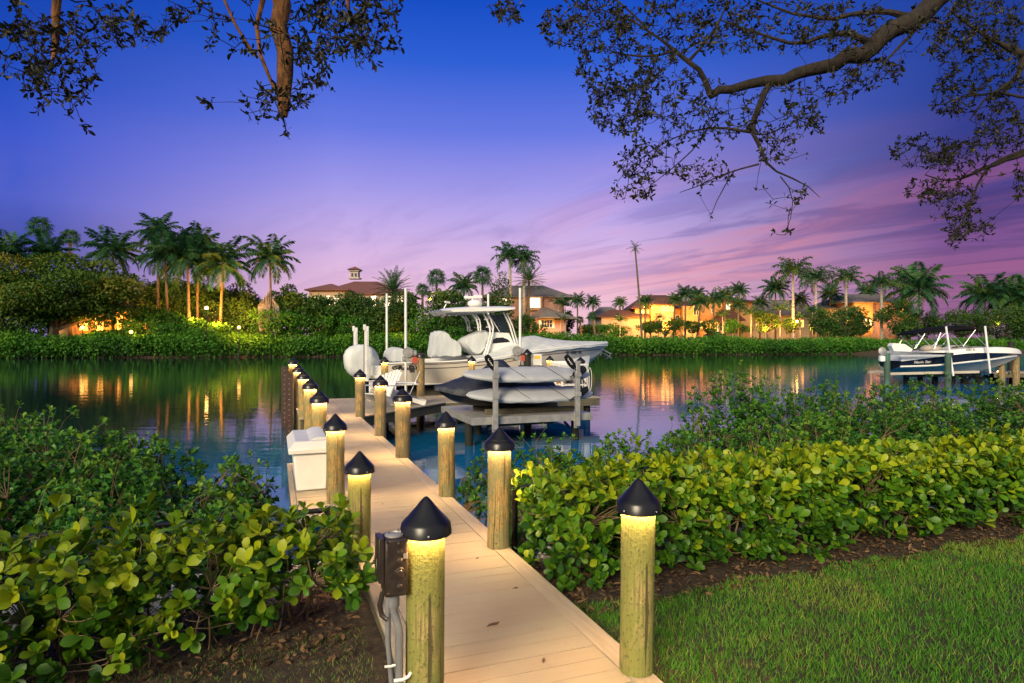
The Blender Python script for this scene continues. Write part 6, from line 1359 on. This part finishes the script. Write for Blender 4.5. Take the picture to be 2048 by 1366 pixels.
# right villa
h = house('tall two storey villa with orange lit stucco and a grey tile roof at the right', 156); walls(h, 1690, 1822, 604, 14, 'wall_pink'); hip(h, 1680, 1832, 604, 584, 14, 'greyroof', p0=1715, p1=1790); walls(h, 1708, 1746, 604, 3, 'wall_gold', dy=-3, name='bay_wall'); hip(h, 1702, 1752, 604, 594, 3, 'greyroof', dy=-3, ridge=.1, name='bay_roof')
window(h, 1728, 1733, 639, 654, 'softwin', dy=-3); window(h, 1737, 1742, 639, 654, 'softwin', dy=-3); window(h, 1801, 1806, 612, 626, 'litwin'); window(h, 1774, 1779, 612, 626, 'darkwin'); window(h, 1815, 1820, 612, 626, 'softwin')
walls(h, 1645, 1690, 618, 8, 'wall_cream', dy=3, name='side_wing_wall'); hip(h, 1640, 1694, 617, 605, 8, 'greyroof', dy=3, name='side_wing_roof')
# parked car before the garage
t = thing('parked_car', 'dark parked car in front of the main villa garage', 'car', (hx(1428, 150), 150, GZF+.9), 0)
g = MB(); g.prism([(-2.3, .35), (2.3, .35), (2.35, .85), (1.4, 1.0), (.9, 1.5), (-1.2, 1.52), (-2.1, 1.0), (-2.35, .9)], -.9, .9); g.build('body', M['navy'], t, bevel=.08)
g = MB(); g.prism([(.85, 1.03), (.7, 1.42), (-1.1, 1.44), (-1.75, 1.03)], -.915, .915); g.build('side_windows', M['glass_dark'], t)
for x_ in (-1.45, 1.45):
    for y_ in (-.82, .82):
        g = MB(); g.tube([(x_, y_-.1, .33), (x_, y_+.1, .33)], .33, 16); w_ = g.build('wheel', M['blackmat'], t, smooth=True)
# driveway / terrace slab under the villas
g = MB(); g.bb(hx(1270, 150), hx(1480, 150), 148, 158, GZF-.6, GZF+.9); o = g.build('terrace', M['wall_pale']); tag(o, 'pale raised terrace in front of the main villa', 'terrace')
# lamps on the far bank: (px, py, d, power, colour, visible)
LM = [(413, 616, 101, 7000, 1, 'orange porch lamp shining through the trees at far left'), (478, 655, 99.5, 3500, 1, 'garden lamp in the golden shrubs left of the aerial roots'), (1289, 614, 154, 4200, 1, 'brightest orange star-like lamp on the main villa'), (1594, 643, 143, 2400, 1, 'white star-like garden lamp among the royal palms'), (1876, 641, 152, 900, 1, 'small orange lamp above the black bimini'), (262, 664, 99, 700, 1, 'garden lamp low behind the left mangroves'), (165, 655, 99, 900, 1, 'garden lamp under the spreading bronze tree')]
for i, (px_, py_, d_, pw, vis_, lb) in enumerate(LM):
    pp = P(px_, py_, d_); gz_ = float(farz(pp.x, d_)); t = thing('garden_lamp', lb, 'lamp', (pp.x, d_, gz_), 0, 'lamps on the far bank'); z_ = pp.z-gz_
    g = MB(); g.tube([(0, 0, -.3), (0, 0, z_-.2)], .06, 6); g.lathe([(.12, z_-.24), (.2, z_-.2)], n=10, capb=True, capt=True); g.build('post', M['blackmat'], t); g = MB(); g.ell((0, 0, z_), (.26, .26, .26), 10, 8); g.build('globe', emat('globe_glow', (1, .48, .12), 26 if i in (0, 2, 3) else 7), t, smooth=True)
    l = bpy.data.lights.new('spot_light', 'SPOT'); l.energy = pw*1.6; l.color = (1, .38, .05); l.spot_size = R(160); l.spot_blend = .5; l.shadow_soft_size = .15
    so_ = bpy.data.objects.new('spot_light', l); link(so_); so_.parent = t; so_.location = (0, .3, z_); so_.rotation_euler = (R(100), 0, 0)
UP = [(300, 640, 108, 900), (455, 645, 104, 1500), (1240, 662, 143, 1200), (1262, 655, 150, 1200), (1330, 655, 152, 2200), (1385, 655, 152, 2600), (1420, 655, 151, 1600), (1448, 660, 144, 1200), (1504, 660, 143, 1500), (1532, 660, 145, 1500), (1562, 660, 143, 1800), (1622, 660, 141, 1300), (1712, 655, 149, 2600), (1740, 655, 150, 1500), (1815, 655, 146, 1500), (2000, 650, 140, 900), (660, 650, 118, 900), (730, 650, 120, 900), (800, 668, 106, 500), (1065, 615, 120, 500), (1095, 664, 119, 600), (1165, 664, 137, 500), (350, 625, 122, 1500), (200, 655, 110, 2500), (255, 655, 110, 2000), (150, 655, 111, 1500), (380, 640, 104, 2500), (430, 650, 103, 2500), (1285, 655, 150, 1500), (860, 600, 112, 500)]
for px_, py_, d_, pw in UP:
    pp = P(px_, py_, d_); gz_ = float(farz(pp.x, d_)); t = thing('ground_spotlight', 'small warm ground spotlight in the far bank planting', 'spotlight', (pp.x, d_, gz_), 0, 'garden spotlights on the far bank'); z_ = max(.5, pp.z-gz_)
    g = MB(); g.tube([(0, 0, -.2), (0, 0, z_-.12)], .03, 5); g.ell((0, 0, z_-.05), (.09, .09, .07), 8, 5); g.build('fixture', M['blackmat'], t); l = bpy.data.lights.new('spot_light', 'SPOT'); l.energy = pw*(3.0 if 1230 < px_ < 1830 else 2.8); l.color = (1, .38, .045); l.spot_size = R(150); l.spot_blend = .6; l.shadow_soft_size = .12
    so_ = bpy.data.objects.new('spot_light', l); link(so_); so_.parent = t; so_.location = (0, 0, z_+.05); so_.rotation_euler = (R(128), 0, 0)
# small birds: none; the first planet of the evening stays out
print('objects', len(bpy.data.objects))
